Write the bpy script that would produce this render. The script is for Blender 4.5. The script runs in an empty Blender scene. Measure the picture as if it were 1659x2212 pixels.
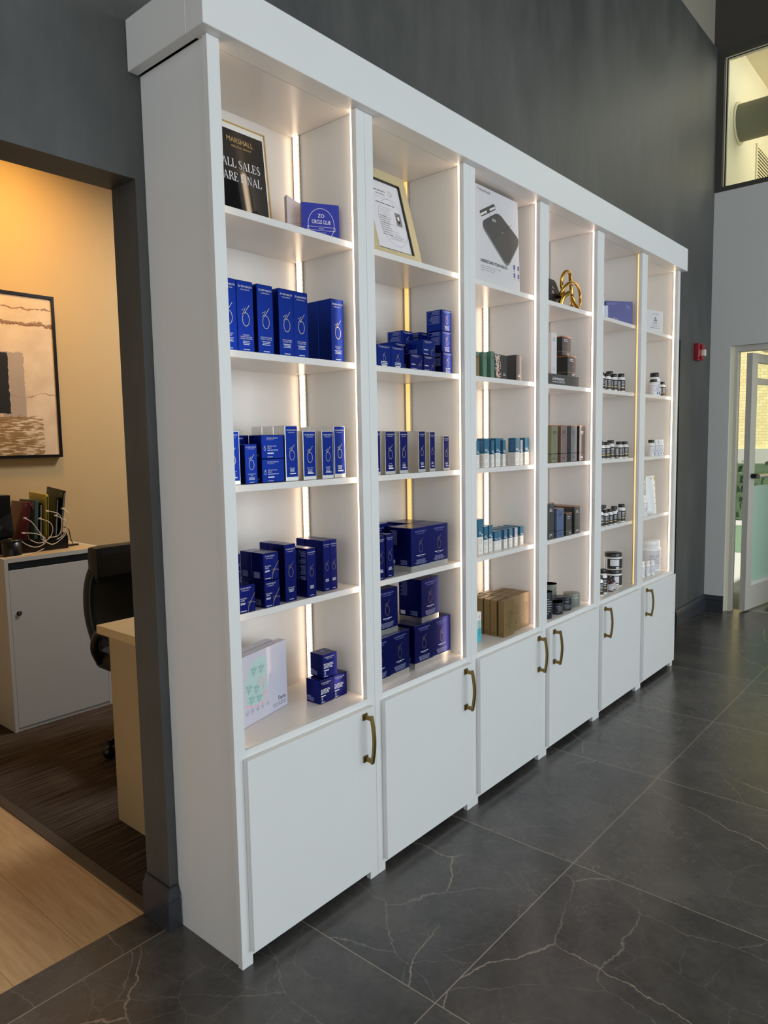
import bpy, bmesh, math, random
from mathutils import Vector, Matrix
from math import sin, cos, pi, radians

S = bpy.context.scene
COL = S.collection

# ---------------------------------------------------------------- camera
cam = bpy.data.cameras.new('camera')
camo = bpy.data.objects.new('camera', cam)
COL.objects.link(camo)
F_PX = 1541.53
cam.sensor_fit = 'VERTICAL'
cam.sensor_height = 36.0
cam.sensor_width = 27.0
cam.lens = 36.0 * F_PX / 2212.0
cam.clip_start = 0.05
cam.clip_end = 200
yaw, pit, rol = 0.8608, -0.0969, -0.0173
fw = Vector((sin(yaw) * cos(pit), cos(yaw) * cos(pit), sin(pit)))
rt = Vector((cos(yaw), -sin(yaw), 0))
up = rt.cross(fw)
rt2 = cos(rol) * rt + sin(rol) * up
up2 = -sin(rol) * rt + cos(rol) * up
M = Matrix((rt2, up2, -fw)).transposed().to_4x4()
M.translation = Vector((-1.1359, -1.8366, 1.4576))
camo.matrix_world = M
S.camera = camo

# ---------------------------------------------------------------- world, lights, exposure
w = bpy.data.worlds.new('daylight')
S.world = w
w.use_nodes = True
bg = w.node_tree.nodes['Background']
bg.inputs['Color'].default_value = (0.92, 0.97, 1.0, 1)
bg.inputs['Strength'].default_value = 0.52


def area(name, loc, rot, size, size_y, power, color, spread=180):
    l = bpy.data.lights.new(name, 'AREA')
    l.shape = 'RECTANGLE'
    l.size, l.size_y = size, size_y
    l.energy = power
    l.color = color
    l.spread = radians(spread)
    o = bpy.data.objects.new(name, l)
    o.location = loc
    o.rotation_euler = rot
    COL.objects.link(o)
    return o


# added, unseen area light for assumed, unbuilt windows behind and right of the viewer
area('front_fill', (2.0, -7.2, 1.9), (radians(90), 0, 0), 7.0, 3.2, 310, (0.83, 0.93, 1.0))
# added, unseen fill from the left, lifting the side panel and end wall
area('side_fill', (-6.5, -3.6, 2.2), (radians(90), 0, radians(-80)), 5.0, 3.0, 85, (0.97, 0.99, 1.0))
# assumed warm ceiling fitting of the office, out of view
area('assumed_downlight', (0.55, 1.75, 3.15), (radians(32), 0, 0), 0.35, 0.35, 9.0, (1.0, 0.56, 0.14), 120)
# added cool fill overhead in the office, brightening the cabinet; not a fitting
area('office_fill', (1.9, 1.0, 3.15), (0, 0, 0), 0.6, 0.6, 50, (0.95, 0.97, 1.0))
# added, unseen area light aimed at the vestibule wall behind the high window
area('vestibule_fill', (6.1, -1.6, 4.45), (radians(65), 0, 0), 1.2, 0.8, 34, (1.0, 0.96, 0.84))

# outdoor sun, high behind the hall, on the brick and lawn across the way
sun = bpy.data.lights.new('sun', 'SUN')
sun.energy = 7.0
sun.angle = radians(1)
sun.color = (1.0, 0.96, 0.88)
suno = bpy.data.objects.new('sun', sun)
suno.rotation_euler = (0, radians(-30), 0)
COL.objects.link(suno)

S.view_settings.view_transform = 'Standard'
S.view_settings.look = 'None'
S.view_settings.gamma = 1
S.view_settings.use_curve_mapping = False
S.view_settings.exposure = -0.1
S.cycles.max_bounces = 8
S.cycles.diffuse_bounces = 5
S.cycles.glossy_bounces = 4
S.cycles.sample_clamp_indirect = 6.0


# ---------------------------------------------------------------- materials
def srgb(r, g, b):
    f = lambda c: (c / 255 / 12.92) if c / 255 <= 0.04045 else ((c / 255 + 0.055) / 1.055) ** 2.4
    return (f(r), f(g), f(b), 1)


class NT:
    def __init__(s, name):
        s.m = bpy.data.materials.new(name)
        s.m.use_nodes = True
        s.t = s.m.node_tree
        s.p = s.t.nodes['Principled BSDF']

    def n(s, typ, **kw):
        nd = s.t.nodes.new(typ)
        for k, v in kw.items():
            if k.startswith('_'):
                setattr(nd, k[1:], v)
                continue
            key = int(k[1:]) if (k[0] == 'i' and k[1:].isdigit()) else k
            if isinstance(v, bpy.types.NodeSocket):
                s.t.links.new(v, nd.inputs[key])
            else:
                nd.inputs[key].default_value = v
        return nd

    def math(s, op, a, b=0.0, c=0.0):
        return s.n('ShaderNodeMath', _operation=op, i0=a, i1=b, i2=c).outputs[0]

    def mix(s, f, a, b):
        nd = s.t.nodes.new('ShaderNodeMix')
        nd.data_type = 'RGBA'
        for k, v in ((0, f), (6, a), (7, b)):
            if isinstance(v, bpy.types.NodeSocket):
                s.t.links.new(v, nd.inputs[k])
            else:
                nd.inputs[k].default_value = v
        return nd.outputs[2]

    def ramp(s, f, lo, hi):
        nd = s.n('ShaderNodeMapRange', Value=f)
        for k, v in ((1, lo), (2, hi)):
            if isinstance(v, bpy.types.NodeSocket): s.t.links.new(v, nd.inputs[k])
            else: nd.inputs[k].default_value = v
        return nd.outputs[0]

    def set(s, key, v):
        if isinstance(v, bpy.types.NodeSocket):
            s.t.links.new(v, s.p.inputs[key])
        else:
            s.p.inputs[key].default_value = v


def mat(name, col, rough=0.5, metal=0.0, coat=0.0, spec=0.5, noise=0.0, nscale=30, trans=0.0, emit=None, estr=0):
    t = NT(name)
    t.set('Roughness', rough)
    t.set('Metallic', metal)
    t.set('Coat Weight', coat)
    t.set('Specular IOR Level', spec)
    t.set('Transmission Weight', trans)
    if noise:
        co = t.n('ShaderNodeTexCoord').outputs['Object']
        nz = t.n('ShaderNodeTexNoise', Vector=co, Scale=nscale, Detail=4.0).outputs['Fac']
        dark = tuple(c * (1 - noise) for c in col[:3]) + (1,)
        t.set('Base Color', t.mix(nz, dark, col))
    else:
        t.set('Base Color', col)
    if emit:
        t.set('Emission Color', emit)
        t.set('Emission Strength', estr)
    return t.m


MT = {}
MT['white'] = mat('white_lacquer', srgb(226, 226, 224), 0.38, noise=0.03, nscale=8)
MT['white_in'] = mat('white_melamine', srgb(226, 222, 218), 0.25, noise=0.03, nscale=8)
MT['alu'] = mat('aluminium_channel', srgb(190, 188, 184), 0.35, 0.7)
MT['brass'] = mat('antique_brass', srgb(134, 112, 66), 0.34, 0.9)
MT['gold'] = mat('polished_gold', srgb(186, 148, 72), 0.22, 1.0)
MT['blue'] = mat('blue_foil_board', srgb(12, 41, 128), 0.26, 0.88, noise=0.08, nscale=20)
MT['blue2'] = mat('navy_foil_board', srgb(10, 22, 106), 0.25, 0.80)
MT['silver'] = mat('silver_foil_board', srgb(222, 221, 218), 0.18, 0.95)
MT['print_gd'] = mat('dim_champagne_foil', srgb(150, 136, 104), 0.3, 0.6)
MT['print_lg'] = mat('light_grey_ink', srgb(166, 166, 164), 0.5)
MT['print_d'] = mat('dim_blue_white_ink', srgb(150, 156, 190), 0.5)
MT['print_w'] = mat('white_ink', srgb(225, 225, 228), 0.5)
MT['print_g'] = mat('champagne_foil', srgb(205, 190, 150), 0.3, 0.5)
MT['print_k'] = mat('black_ink', srgb(28, 28, 30), 0.5)
MT['print_gr'] = mat('grey_ink', srgb(120, 122, 124), 0.5)
MT['print_lb'] = mat('pale_blue_ink', srgb(120, 130, 190), 0.5)
MT['print_go'] = mat('gold_ink', srgb(205, 175, 110), 0.35, 0.5)
MT['black'] = mat('black_board', srgb(22, 22, 24), 0.3, coat=0.3)
MT['blackp'] = mat('black_plastic', srgb(14, 14, 15), 0.3)
MT['blackl'] = mat('black_leather', srgb(15, 14, 14), 0.42, noise=0.3, nscale=60)
MT['copper'] = mat('copper_foil', srgb(225, 150, 110), 0.25, 0.9)
MT['teal'] = mat('teal_board', srgb(24, 98, 128), 0.35, coat=0.3)
MT['wcard'] = mat('white_card', srgb(228, 226, 220), 0.45)
MT['green'] = mat('green_board', srgb(82, 120, 100), 0.45)
MT['olive'] = mat('olive_shrink_wrap', srgb(118, 118, 88), 0.22, coat=0.5)
MT['rose'] = mat('rose_shrink_wrap', srgb(120, 98, 92), 0.22, coat=0.5)
MT['slate'] = mat('slate_shrink_wrap', srgb(98, 102, 106), 0.22, coat=0.5)
MT['dusk'] = mat('dusk_blue_board', srgb(78, 98, 134), 0.35)
MT['charcoal'] = mat('charcoal_board', srgb(52, 52, 50), 0.3, coat=0.3)
MT['kraft'] = mat('bronze_board', srgb(132, 108, 66), 0.42, 0.25, noise=0.08, nscale=30)
MT['wplast'] = mat('white_plastic', srgb(232, 232, 230), 0.35)
MT['lab_k'] = mat('black_label', srgb(26, 27, 27), 0.45)
MT['lab_w'] = mat('white_label', srgb(216, 216, 222), 0.5)
MT['lab_b'] = mat('blue_label_block', srgb(40, 88, 150), 0.5)
MT['lab_t'] = mat('teal_label_dot', srgb(50, 140, 150), 0.5)
MT['amber'] = mat('amber_bottle_glass', srgb(60, 28, 18), 0.15)
MT['navytin'] = mat('navy_tin', srgb(30, 38, 50), 0.3, 0.2)
MT['sage'] = mat('sage_tin', srgb(128, 134, 124), 0.38, 0.2)
MT['indigo'] = mat('indigo_card', srgb(64, 66, 132), 0.45)
MT['indigo_l'] = mat('light_indigo_ink', srgb(150, 160, 210), 0.4)
MT['lime'] = mat('lime_ink', srgb(176, 182, 84), 0.5)
MT['acryl'] = mat('clear_acrylic', (0.95, 0.95, 0.97, 1), 0.05, trans=0.9)
MT['mauve'] = mat('frosted_acrylic', srgb(222, 208, 208), 0.3, trans=0.25)
MT['plblue'] = mat('blue_gloss_acrylic', srgb(8, 26, 150), 0.06, coat=1.0)
MT['signk'] = mat('black_glazed_print', srgb(20, 20, 22), 0.06, coat=0.6)
MT['goldleaf'] = mat('gold_leaf_moulding', srgb(212, 198, 156), 0.5, 0.15, noise=0.28, nscale=60)
MT['scalek'] = mat('printed_dark_grey', srgb(72, 70, 68), 0.5)
MT['scalek2'] = mat('printed_light_edge', srgb(118, 116, 112), 0.5)
MT['boxw'] = mat('matt_white_carton', srgb(206, 204, 206), 0.45)
MT['lilac'] = mat('lilac_carton', srgb(196, 196, 212), 0.35, coat=0.3)
MT['mint'] = mat('mint_print', srgb(176, 206, 204), 0.4)
MT['mint2'] = mat('deep_mint_print', srgb(140, 178, 180), 0.4)  # darker mint for alternate petals of the printed pattern
MT['mint3'] = mat('pale_mint_print', srgb(160, 194, 194), 0.4)
MT['pink'] = mat('pink_print', srgb(230, 176, 188), 0.4)
MT['floral'] = mat('peach_print', srgb(226, 190, 168), 0.4)
MT['aqua'] = mat('aqua_board', srgb(70, 178, 196), 0.4)
MT['maroon'] = mat('maroon_shell', srgb(110, 22, 44), 0.28, coat=0.3)
MT['tealcase'] = mat('teal_grey_case', srgb(62, 82, 80), 0.35)
MT['yellow'] = mat('yellow_shell', srgb(196, 178, 62), 0.35)
MT['cable'] = mat('white_cable', srgb(218, 210, 196), 0.45)
MT['greycab'] = mat('grey_laminate', srgb(202, 202, 198), 0.45, noise=0.04, nscale=6)
MT['woodtop'] = mat('pale_wood_laminate', srgb(206, 178, 130), 0.4, noise=0.06, nscale=14)
MT['panel'] = mat('beige_laminate', srgb(172, 150, 112), 0.5)
MT['slot'] = mat('dark_recess', srgb(48, 54, 58), 0.5)
MT['paintw'] = mat('grey_white_paint', srgb(206, 206, 203), 0.6, noise=0.03, nscale=3)
MT['paintd'] = mat('brown_grey_paint', srgb(66, 62, 56), 0.6)
MT['base'] = mat('navy_grey_skirting', srgb(52, 54, 60), 0.35)
MT['cream'] = mat('cream_wall', srgb(226, 216, 190), 0.6)
MT['office'] = mat('office_wall_paint', srgb(208, 180, 132), 0.7, noise=0.06, nscale=5)
MT['soff'] = mat('grey_beige_paint', srgb(150, 144, 130), 0.7)
MT['duct'] = mat('painted_duct', srgb(120, 118, 104), 0.6)
MT['framek'] = mat('dark_window_frame', srgb(62, 60, 54), 0.5)
MT['framec'] = mat('cream_bead', srgb(222, 212, 180), 0.5)
MT['storef'] = mat('satin_aluminium', srgb(200, 196, 186), 0.45, 0.1)
MT['film'] = mat('frosted_green_film', srgb(178, 214, 194), 0.45)
MT['red'] = mat('red_plastic', srgb(150, 28, 40), 0.35)
MT['lens'] = mat('clear_lens', srgb(225, 222, 205), 0.15, coat=0.5)
MT['thresh'] = mat('dark_transition_strip', srgb(76, 64, 52), 0.45)
MT['matt'] = mat('grey_entrance_mat', srgb(104, 102, 100), 0.9, noise=0.4, nscale=60)
MT['hedge'] = mat('hedge_leaves', srgb(78, 102, 70), 0.8, noise=0.5, nscale=9)
MT['lawn'] = mat('lawn_green', srgb(96, 122, 98), 0.9, noise=0.15, nscale=2)
MT['pave'] = mat('pale_paving', srgb(168, 170, 162), 0.9)
MT['dark'] = mat('passage_shade', srgb(30, 30, 30), 0.8)  # shade of the passage put into the colour as near-black walls


def glass(name, col, rough=0.0):
    t = NT(name)
    t.t.nodes.remove(t.p)
    out = [n for n in t.t.nodes if n.type == 'OUTPUT_MATERIAL'][0]
    tr = t.n('ShaderNodeBsdfTransparent', Color=col)
    gl = t.n('ShaderNodeBsdfGlossy', Color=(1, 1, 1, 1), Roughness=rough)
    fr = t.n('ShaderNodeFresnel', IOR=1.12)
    bf = t.n('ShaderNodeNewGeometry').outputs['Backfacing']
    mx = t.n('ShaderNodeMixShader', i0=t.math('MULTIPLY', fr.outputs[0], t.math('SUBTRACT', 1.0, bf)))
    t.t.links.new(tr.outputs[0], mx.inputs[1])
    t.t.links.new(gl.outputs[0], mx.inputs[2])
    t.t.links.new(mx.outputs[0], out.inputs[0])
    return t.m


MT['pane'] = glass('window_glass', (0.95, 0.98, 0.95, 1))


def led(name, col, col2, strength, base, pitch=0.0166):
    """a strip of small diodes: bright dots on a glowing tape"""
    t = NT(name)
    co = t.n('ShaderNodeTexCoord').outputs['Object']
    z = t.n('ShaderNodeSeparateXYZ', Vector=co).outputs[2]
    s = t.math('SINE', t.math('MULTIPLY', z, 2 * pi / pitch))
    f = t.ramp(s, -0.2, 0.9)
    t.set('Base Color', (0.8, 0.8, 0.8, 1))
    t.set('Emission Color', t.mix(f, col2, col))
    t.set('Emission Strength', t.math('MULTIPLY_ADD', f, strength - base, base))
    return t.m


MT['led_w'] = led('warm_white_diodes', (1.0, 0.72, 0.48, 1), (1.0, 0.76, 0.52, 1), 6.5, 3.0)
MT['led_p'] = led('soft_white_diodes', (1.0, 0.72, 0.58, 1), (1.0, 0.78, 0.64, 1), 6.5, 3.0)
MT['led_y'] = led('amber_diodes', (1.0, 0.57, 0.04, 1), (0.96, 0.50, 0.02, 1), 1.14, 0.94)
MT['glow_w'] = mat('warm_white_diffuser', (0.8, 0.8, 0.8, 1), emit=(1.0, 0.74, 0.50, 1), estr=7.0)
MT['glow_p'] = mat('soft_white_diffuser', (0.8, 0.8, 0.8, 1), emit=(1.0, 0.75, 0.62, 1), estr=7.0)


def plaster():
    t = NT('dark_polished_plaster')
    g = t.n('ShaderNodeNewGeometry').outputs['Position']
    mp = t.n('ShaderNodeMapping', Vector=g, Scale=(2.2, 2.2, 0.9)).outputs[0]
    a = t.n('ShaderNodeTexNoise', Vector=mp, Scale=1.3, Detail=6.0, Roughness=0.62).outputs['Fac']
    mp2 = t.n('ShaderNodeMapping', Vector=g, Scale=(14, 14, 1.2)).outputs[0]
    b = t.n('ShaderNodeTexNoise', Vector=mp2, Scale=3.0, Detail=5.0).outputs['Fac']
    c = t.mix(t.ramp(a, 0.35, 0.7), srgb(64, 65, 64), srgb(92, 92, 89))
    t.set('Base Color', t.mix(t.math('MULTIPLY', b, 0.35), c, srgb(58, 58, 57)))
    t.set('Roughness', t.math('MULTIPLY_ADD', a, 0.25, 0.40))
    bp = t.n('ShaderNodeBump', Strength=0.12, Distance=0.01, Height=a)
    t.t.links.new(bp.outputs[0], t.p.inputs['Normal'])
    return t.m


MT['plaster'] = plaster()


def tiles():
    t = NT('black_veined_tile')
    pos = t.n('ShaderNodeNewGeometry').outputs['Position']
    sp = t.n('ShaderNodeSeparateXYZ', Vector=pos)
    u = t.math('DIVIDE', t.math('SUBTRACT', sp.outputs[0], 0.2483), 0.7996)
    v = t.math('DIVIDE', t.math('ADD', sp.outputs[1], 0.794), 0.8)
    fu, fv = t.math('FRACT', u), t.math('FRACT', v)
    du = t.math('MINIMUM', fu, t.math('SUBTRACT', 1.0, fu))
    dv = t.math('MINIMUM', fv, t.math('SUBTRACT', 1.0, fv))
    d = t.math('MINIMUM', du, dv)
    grout = t.math('LESS_THAN', d, 0.0021)
    cid = t.n('ShaderNodeCombineXYZ', X=t.math('FLOOR', u), Y=t.math('FLOOR', v))
    wn = t.n('ShaderNodeTexWhiteNoise', _noise_dimensions='2D', Vector=cid.outputs[0])
    off = t.n('ShaderNodeVectorMath', _operation='MULTIPLY_ADD', i0=wn.outputs['Color'], i1=(37, 41, 29), i2=pos).outputs[0]
    nz = t.n('ShaderNodeTexNoise', Vector=off, Scale=2.4, Detail=7.0, Roughness=0.6)
    wob = t.n('ShaderNodeVectorMath', _operation='MULTIPLY_ADD', i0=nz.outputs['Color'], i1=(0.22, 0.22, 0.0), i2=off).outputs[0]

    def veins(scale, width, lo, hi, sd, stretch):
        sh = t.n('ShaderNodeVectorMath', _operation='ADD', i0=wob, i1=(sd, sd * 2, 0)).outputs[0]
        sh = t.n('ShaderNodeMapping', Vector=sh, Rotation=(0, 0, sd), Scale=(1, stretch, 1)).outputs[0]
        vo = t.n('ShaderNodeTexVoronoi', _voronoi_dimensions='2D', _feature='DISTANCE_TO_EDGE', Vector=sh, Scale=scale).outputs['Distance']
        line = t.n('ShaderNodeMapRange', Value=vo)
        line.inputs[1].default_value = width
        line.inputs[2].default_value = 0.0
        mk = t.n('ShaderNodeTexNoise', Vector=sh, Scale=1.7, Detail=2.0).outputs['Fac']
        return t.math('MULTIPLY', line.outputs[0], t.ramp(mk, lo, hi))
    v1 = veins(1.6, 0.0046, 0.47, 0.55, 0.7, 0.62)
    v2 = veins(3.1, 0.0065, 0.45, 0.58, 1.9, 0.55)
    v3 = veins(7.0, 0.012, 0.48, 0.64, 2.6, 0.7)
    cl = t.n('ShaderNodeTexNoise', Vector=off, Scale=2.6, Detail=9.0, Roughness=0.7).outputs['Fac']
    gr = t.n('ShaderNodeTexNoise', Vector=off, Scale=42.0, Detail=4.0, Roughness=0.7).outputs['Fac']
    cm = t.math('MULTIPLY_ADD', gr, 0.22, t.math('MULTIPLY', cl, 0.80))
    c = t.mix(t.ramp(cm, 0.36, 0.68), srgb(50, 49, 49), srgb(96, 92, 88))
    c = t.mix(t.math('MULTIPLY', v3, 0.42), c, srgb(140, 134, 128))
    c = t.mix(t.math('MULTIPLY', v2, 0.55), c, srgb(165, 156, 146))
    c = t.mix(t.math('MULTIPLY', v1, 0.75), c, srgb(184, 166, 148))
    c = t.mix(grout, c, srgb(158, 146, 130))
    t.set('Base Color', c)
    t.set('Roughness', t.math('MULTIPLY_ADD', cl, 0.20, 0.16))
    t.set('Specular IOR Level', 0.6)
    return t.m


MT['tiles'] = tiles()


def planks():
    t = NT('oak_planks')
    pos = t.n('ShaderNodeNewGeometry').outputs['Position']
    sp = t.n('ShaderNodeSeparateXYZ', Vector=pos)
    pw = 0.19
    u = t.math('DIVIDE', t.math('ADD', sp.outputs[0], 0.055), pw)
    fu = t.math('FRACT', u)
    seam = t.math('LESS_THAN', t.math('MINIMUM', fu, t.math('SUBTRACT', 1.0, fu)), 0.006)
    cid = t.n('ShaderNodeCombineXYZ', X=t.math('FLOOR', u))
    wn = t.n('ShaderNodeTexWhiteNoise', _noise_dimensions='2D', Vector=cid.outputs[0])
    off = t.n('ShaderNodeVectorMath', _operation='MULTIPLY_ADD', i0=wn.outputs['Color'], i1=(5, 7, 3), i2=pos).outputs[0]
    mp = t.n('ShaderNodeMapping', Vector=off, Scale=(16, 1.3, 1)).outputs[0]
    g = t.n('ShaderNodeTexNoise', Vector=mp, Scale=3.2, Detail=8.0, Roughness=0.66, Distortion=0.4).outputs['Fac']
    lg = t.n('ShaderNodeTexNoise', Vector=off, Scale=4.0, Detail=2.0).outputs['Fac']
    kn = t.n('ShaderNodeTexVoronoi', Vector=off, Scale=3.1).outputs['Distance']
    knot = t.n('ShaderNodeMapRange', Value=kn)
    knot.inputs[1].default_value = 0.07
    knot.inputs[2].default_value = 0.0
    c = t.mix(t.ramp(g, 0.3, 0.72), srgb(180, 142, 98), srgb(216, 182, 136))
    c = t.mix(t.math('MULTIPLY', lg, 0.4), c, srgb(190, 154, 114))
    c = t.mix(t.math('MULTIPLY', knot.outputs[0], 0.75), c, srgb(106, 70, 42))
    c = t.mix(t.math('MULTIPLY', seam, 0.55), c, srgb(120, 84, 50))
    t.set('Base Color', c)
    t.set('Roughness', 0.42)
    return t.m


MT['planks'] = planks()


def carpet():
    t = NT('brown_streaked_carpet')
    pos = t.n('ShaderNodeNewGeometry').outputs['Position']
    mp = t.n('ShaderNodeMapping', Vector=pos, Scale=(3.2, 150, 1)).outputs[0]
    a = t.n('ShaderNodeTexNoise', Vector=mp, Scale=1.0, Detail=3.0, Roughness=0.7).outputs['Fac']
    b = t.n('ShaderNodeTexNoise', Vector=pos, Scale=260.0, Detail=2.0).outputs['Fac']
    c = t.mix(t.ramp(a, 0.40, 0.80), srgb(50, 42, 35), srgb(122, 106, 92))
    t.set('Base Color', t.mix(t.math('MULTIPLY', b, 0.35), c, srgb(38, 28, 22)))
    t.set('Roughness', 0.95)
    t.set('Specular IOR Level', 0.1)
    return t.m


MT['carpet'] = carpet()


def brick():
    t = NT('cream_brick')
    pos = t.n('ShaderNodeNewGeometry').outputs['Position']
    sp = t.n('ShaderNodeSeparateXYZ', Vector=pos)
    cv = t.n('ShaderNodeCombineXYZ', X=sp.outputs[1], Y=sp.outputs[2]).outputs[0]
    b = t.n('ShaderNodeTexBrick', Vector=cv, Color1=srgb(226, 212, 160), Color2=srgb(212, 196, 142), Mortar=srgb(190, 176, 128), Scale=4.2)
    t.set('Base Color', b.outputs['Color'])
    t.set('Roughness', 0.9)
    return t.m


MT['brick'] = brick()


def artwork():
    """abstract painting: black block, grey brush swipe, brown smear on buff, local x from right edge, z up"""
    t = NT('abstract_canvas')
    co = t.n('ShaderNodeTexCoord').outputs['Object']
    nz = t.n('ShaderNodeTexNoise', Vector=co, Scale=26.0, Detail=5.0, Roughness=0.7).outputs['Color']
    wob = t.n('ShaderNodeVectorMath', _operation='MULTIPLY_ADD', i0=nz, i1=(0.03, 0.03, 0.05), i2=co).outputs[0]
    sp = t.n('ShaderNodeSeparateXYZ', Vector=wob)
    x, z = sp.outputs[0], sp.outputs[2]
    mp = t.n('ShaderNodeMapping', Vector=co, Scale=(7, 1, 55)).outputs[0]
    st = t.n('ShaderNodeTexNoise', Vector=mp, Scale=2.0, Detail=3.0).outputs['Fac']

    def rect(x0, x1, z0, z1):
        a = t.math('MULTIPLY', t.math('GREATER_THAN', x, x0), t.math('LESS_THAN', x, x1))
        b = t.math('MULTIPLY', t.math('GREATER_THAN', z, z0), t.math('LESS_THAN', z, z1))
        return t.math('MULTIPLY', a, b)
    big = t.n('ShaderNodeTexNoise', Vector=co, Scale=6.0, Detail=4.0).outputs['Fac']
    c = t.mix(t.ramp(big, 0.35, 0.7), srgb(214, 190, 160), srgb(236, 214, 184))
    # thin sketched lines
    for zz, amp, wd in ((0.845, 0.05, 0.004), (0.735, 0.09, 0.009), (0.69, 0.16, 0.003), (0.33, 0.10, 0.002)):
        l = t.math('ABSOLUTE', t.math('SUBTRACT', z, t.math('MULTIPLY_ADD', big, amp, zz)))
        c = t.mix(t.math('MULTIPLY', t.math('LESS_THAN', l, wd), 0.8), c, srgb(126, 82, 44))
    c = t.mix(t.math('MULTIPLY', rect(-0.30, -0.175, 0.25, 0.62), 0.75), c, srgb(160, 146, 138))
    brn = t.math('MULTIPLY', rect(-0.95, -0.085, -0.02, 0.262), t.ramp(st, t.math('MULTIPLY_ADD', x, 0.35, 0.52), t.math('MULTIPLY_ADD', x, 0.35, 0.58)))
    c = t.mix(brn, c, t.mix(big, srgb(116, 88, 50), srgb(176, 138, 84)))
    c = t.mix(rect(-0.62, -0.262, 0.275, 0.615), c, srgb(18, 14, 12))
    t.set('Base Color', c)
    t.set('Roughness', 0.6)
    return t.m


MT['art'] = artwork()

# ---------------------------------------------------------------- mesh building
TXT = {}


def text_polys(s):
    """outline polygons of a line of plain lettering: (verts, faces, x0, x1, cap height)"""
    if s not in TXT:
        cu = bpy.data.curves.new('lettering_source', 'FONT')
        cu.body = s
        cu.size = 1.0
        cu.resolution_u = 2
        ob = bpy.data.objects.new('lettering_source', cu)
        COL.objects.link(ob)
        dg = bpy.context.evaluated_depsgraph_get()
        me = bpy.data.meshes.new_from_object(ob.evaluated_get(dg))
        vs = [(v.co.x, v.co.y) for v in me.vertices]
        fs = [tuple(p.vertices) for p in me.polygons]
        bpy.data.objects.remove(ob)
        bpy.data.curves.remove(cu)
        bpy.data.meshes.remove(me)
        xs = [v[0] for v in vs] or [0, 1]
        TXT[s] = (vs, fs, min(xs), max(xs))
    return TXT[s]


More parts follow.
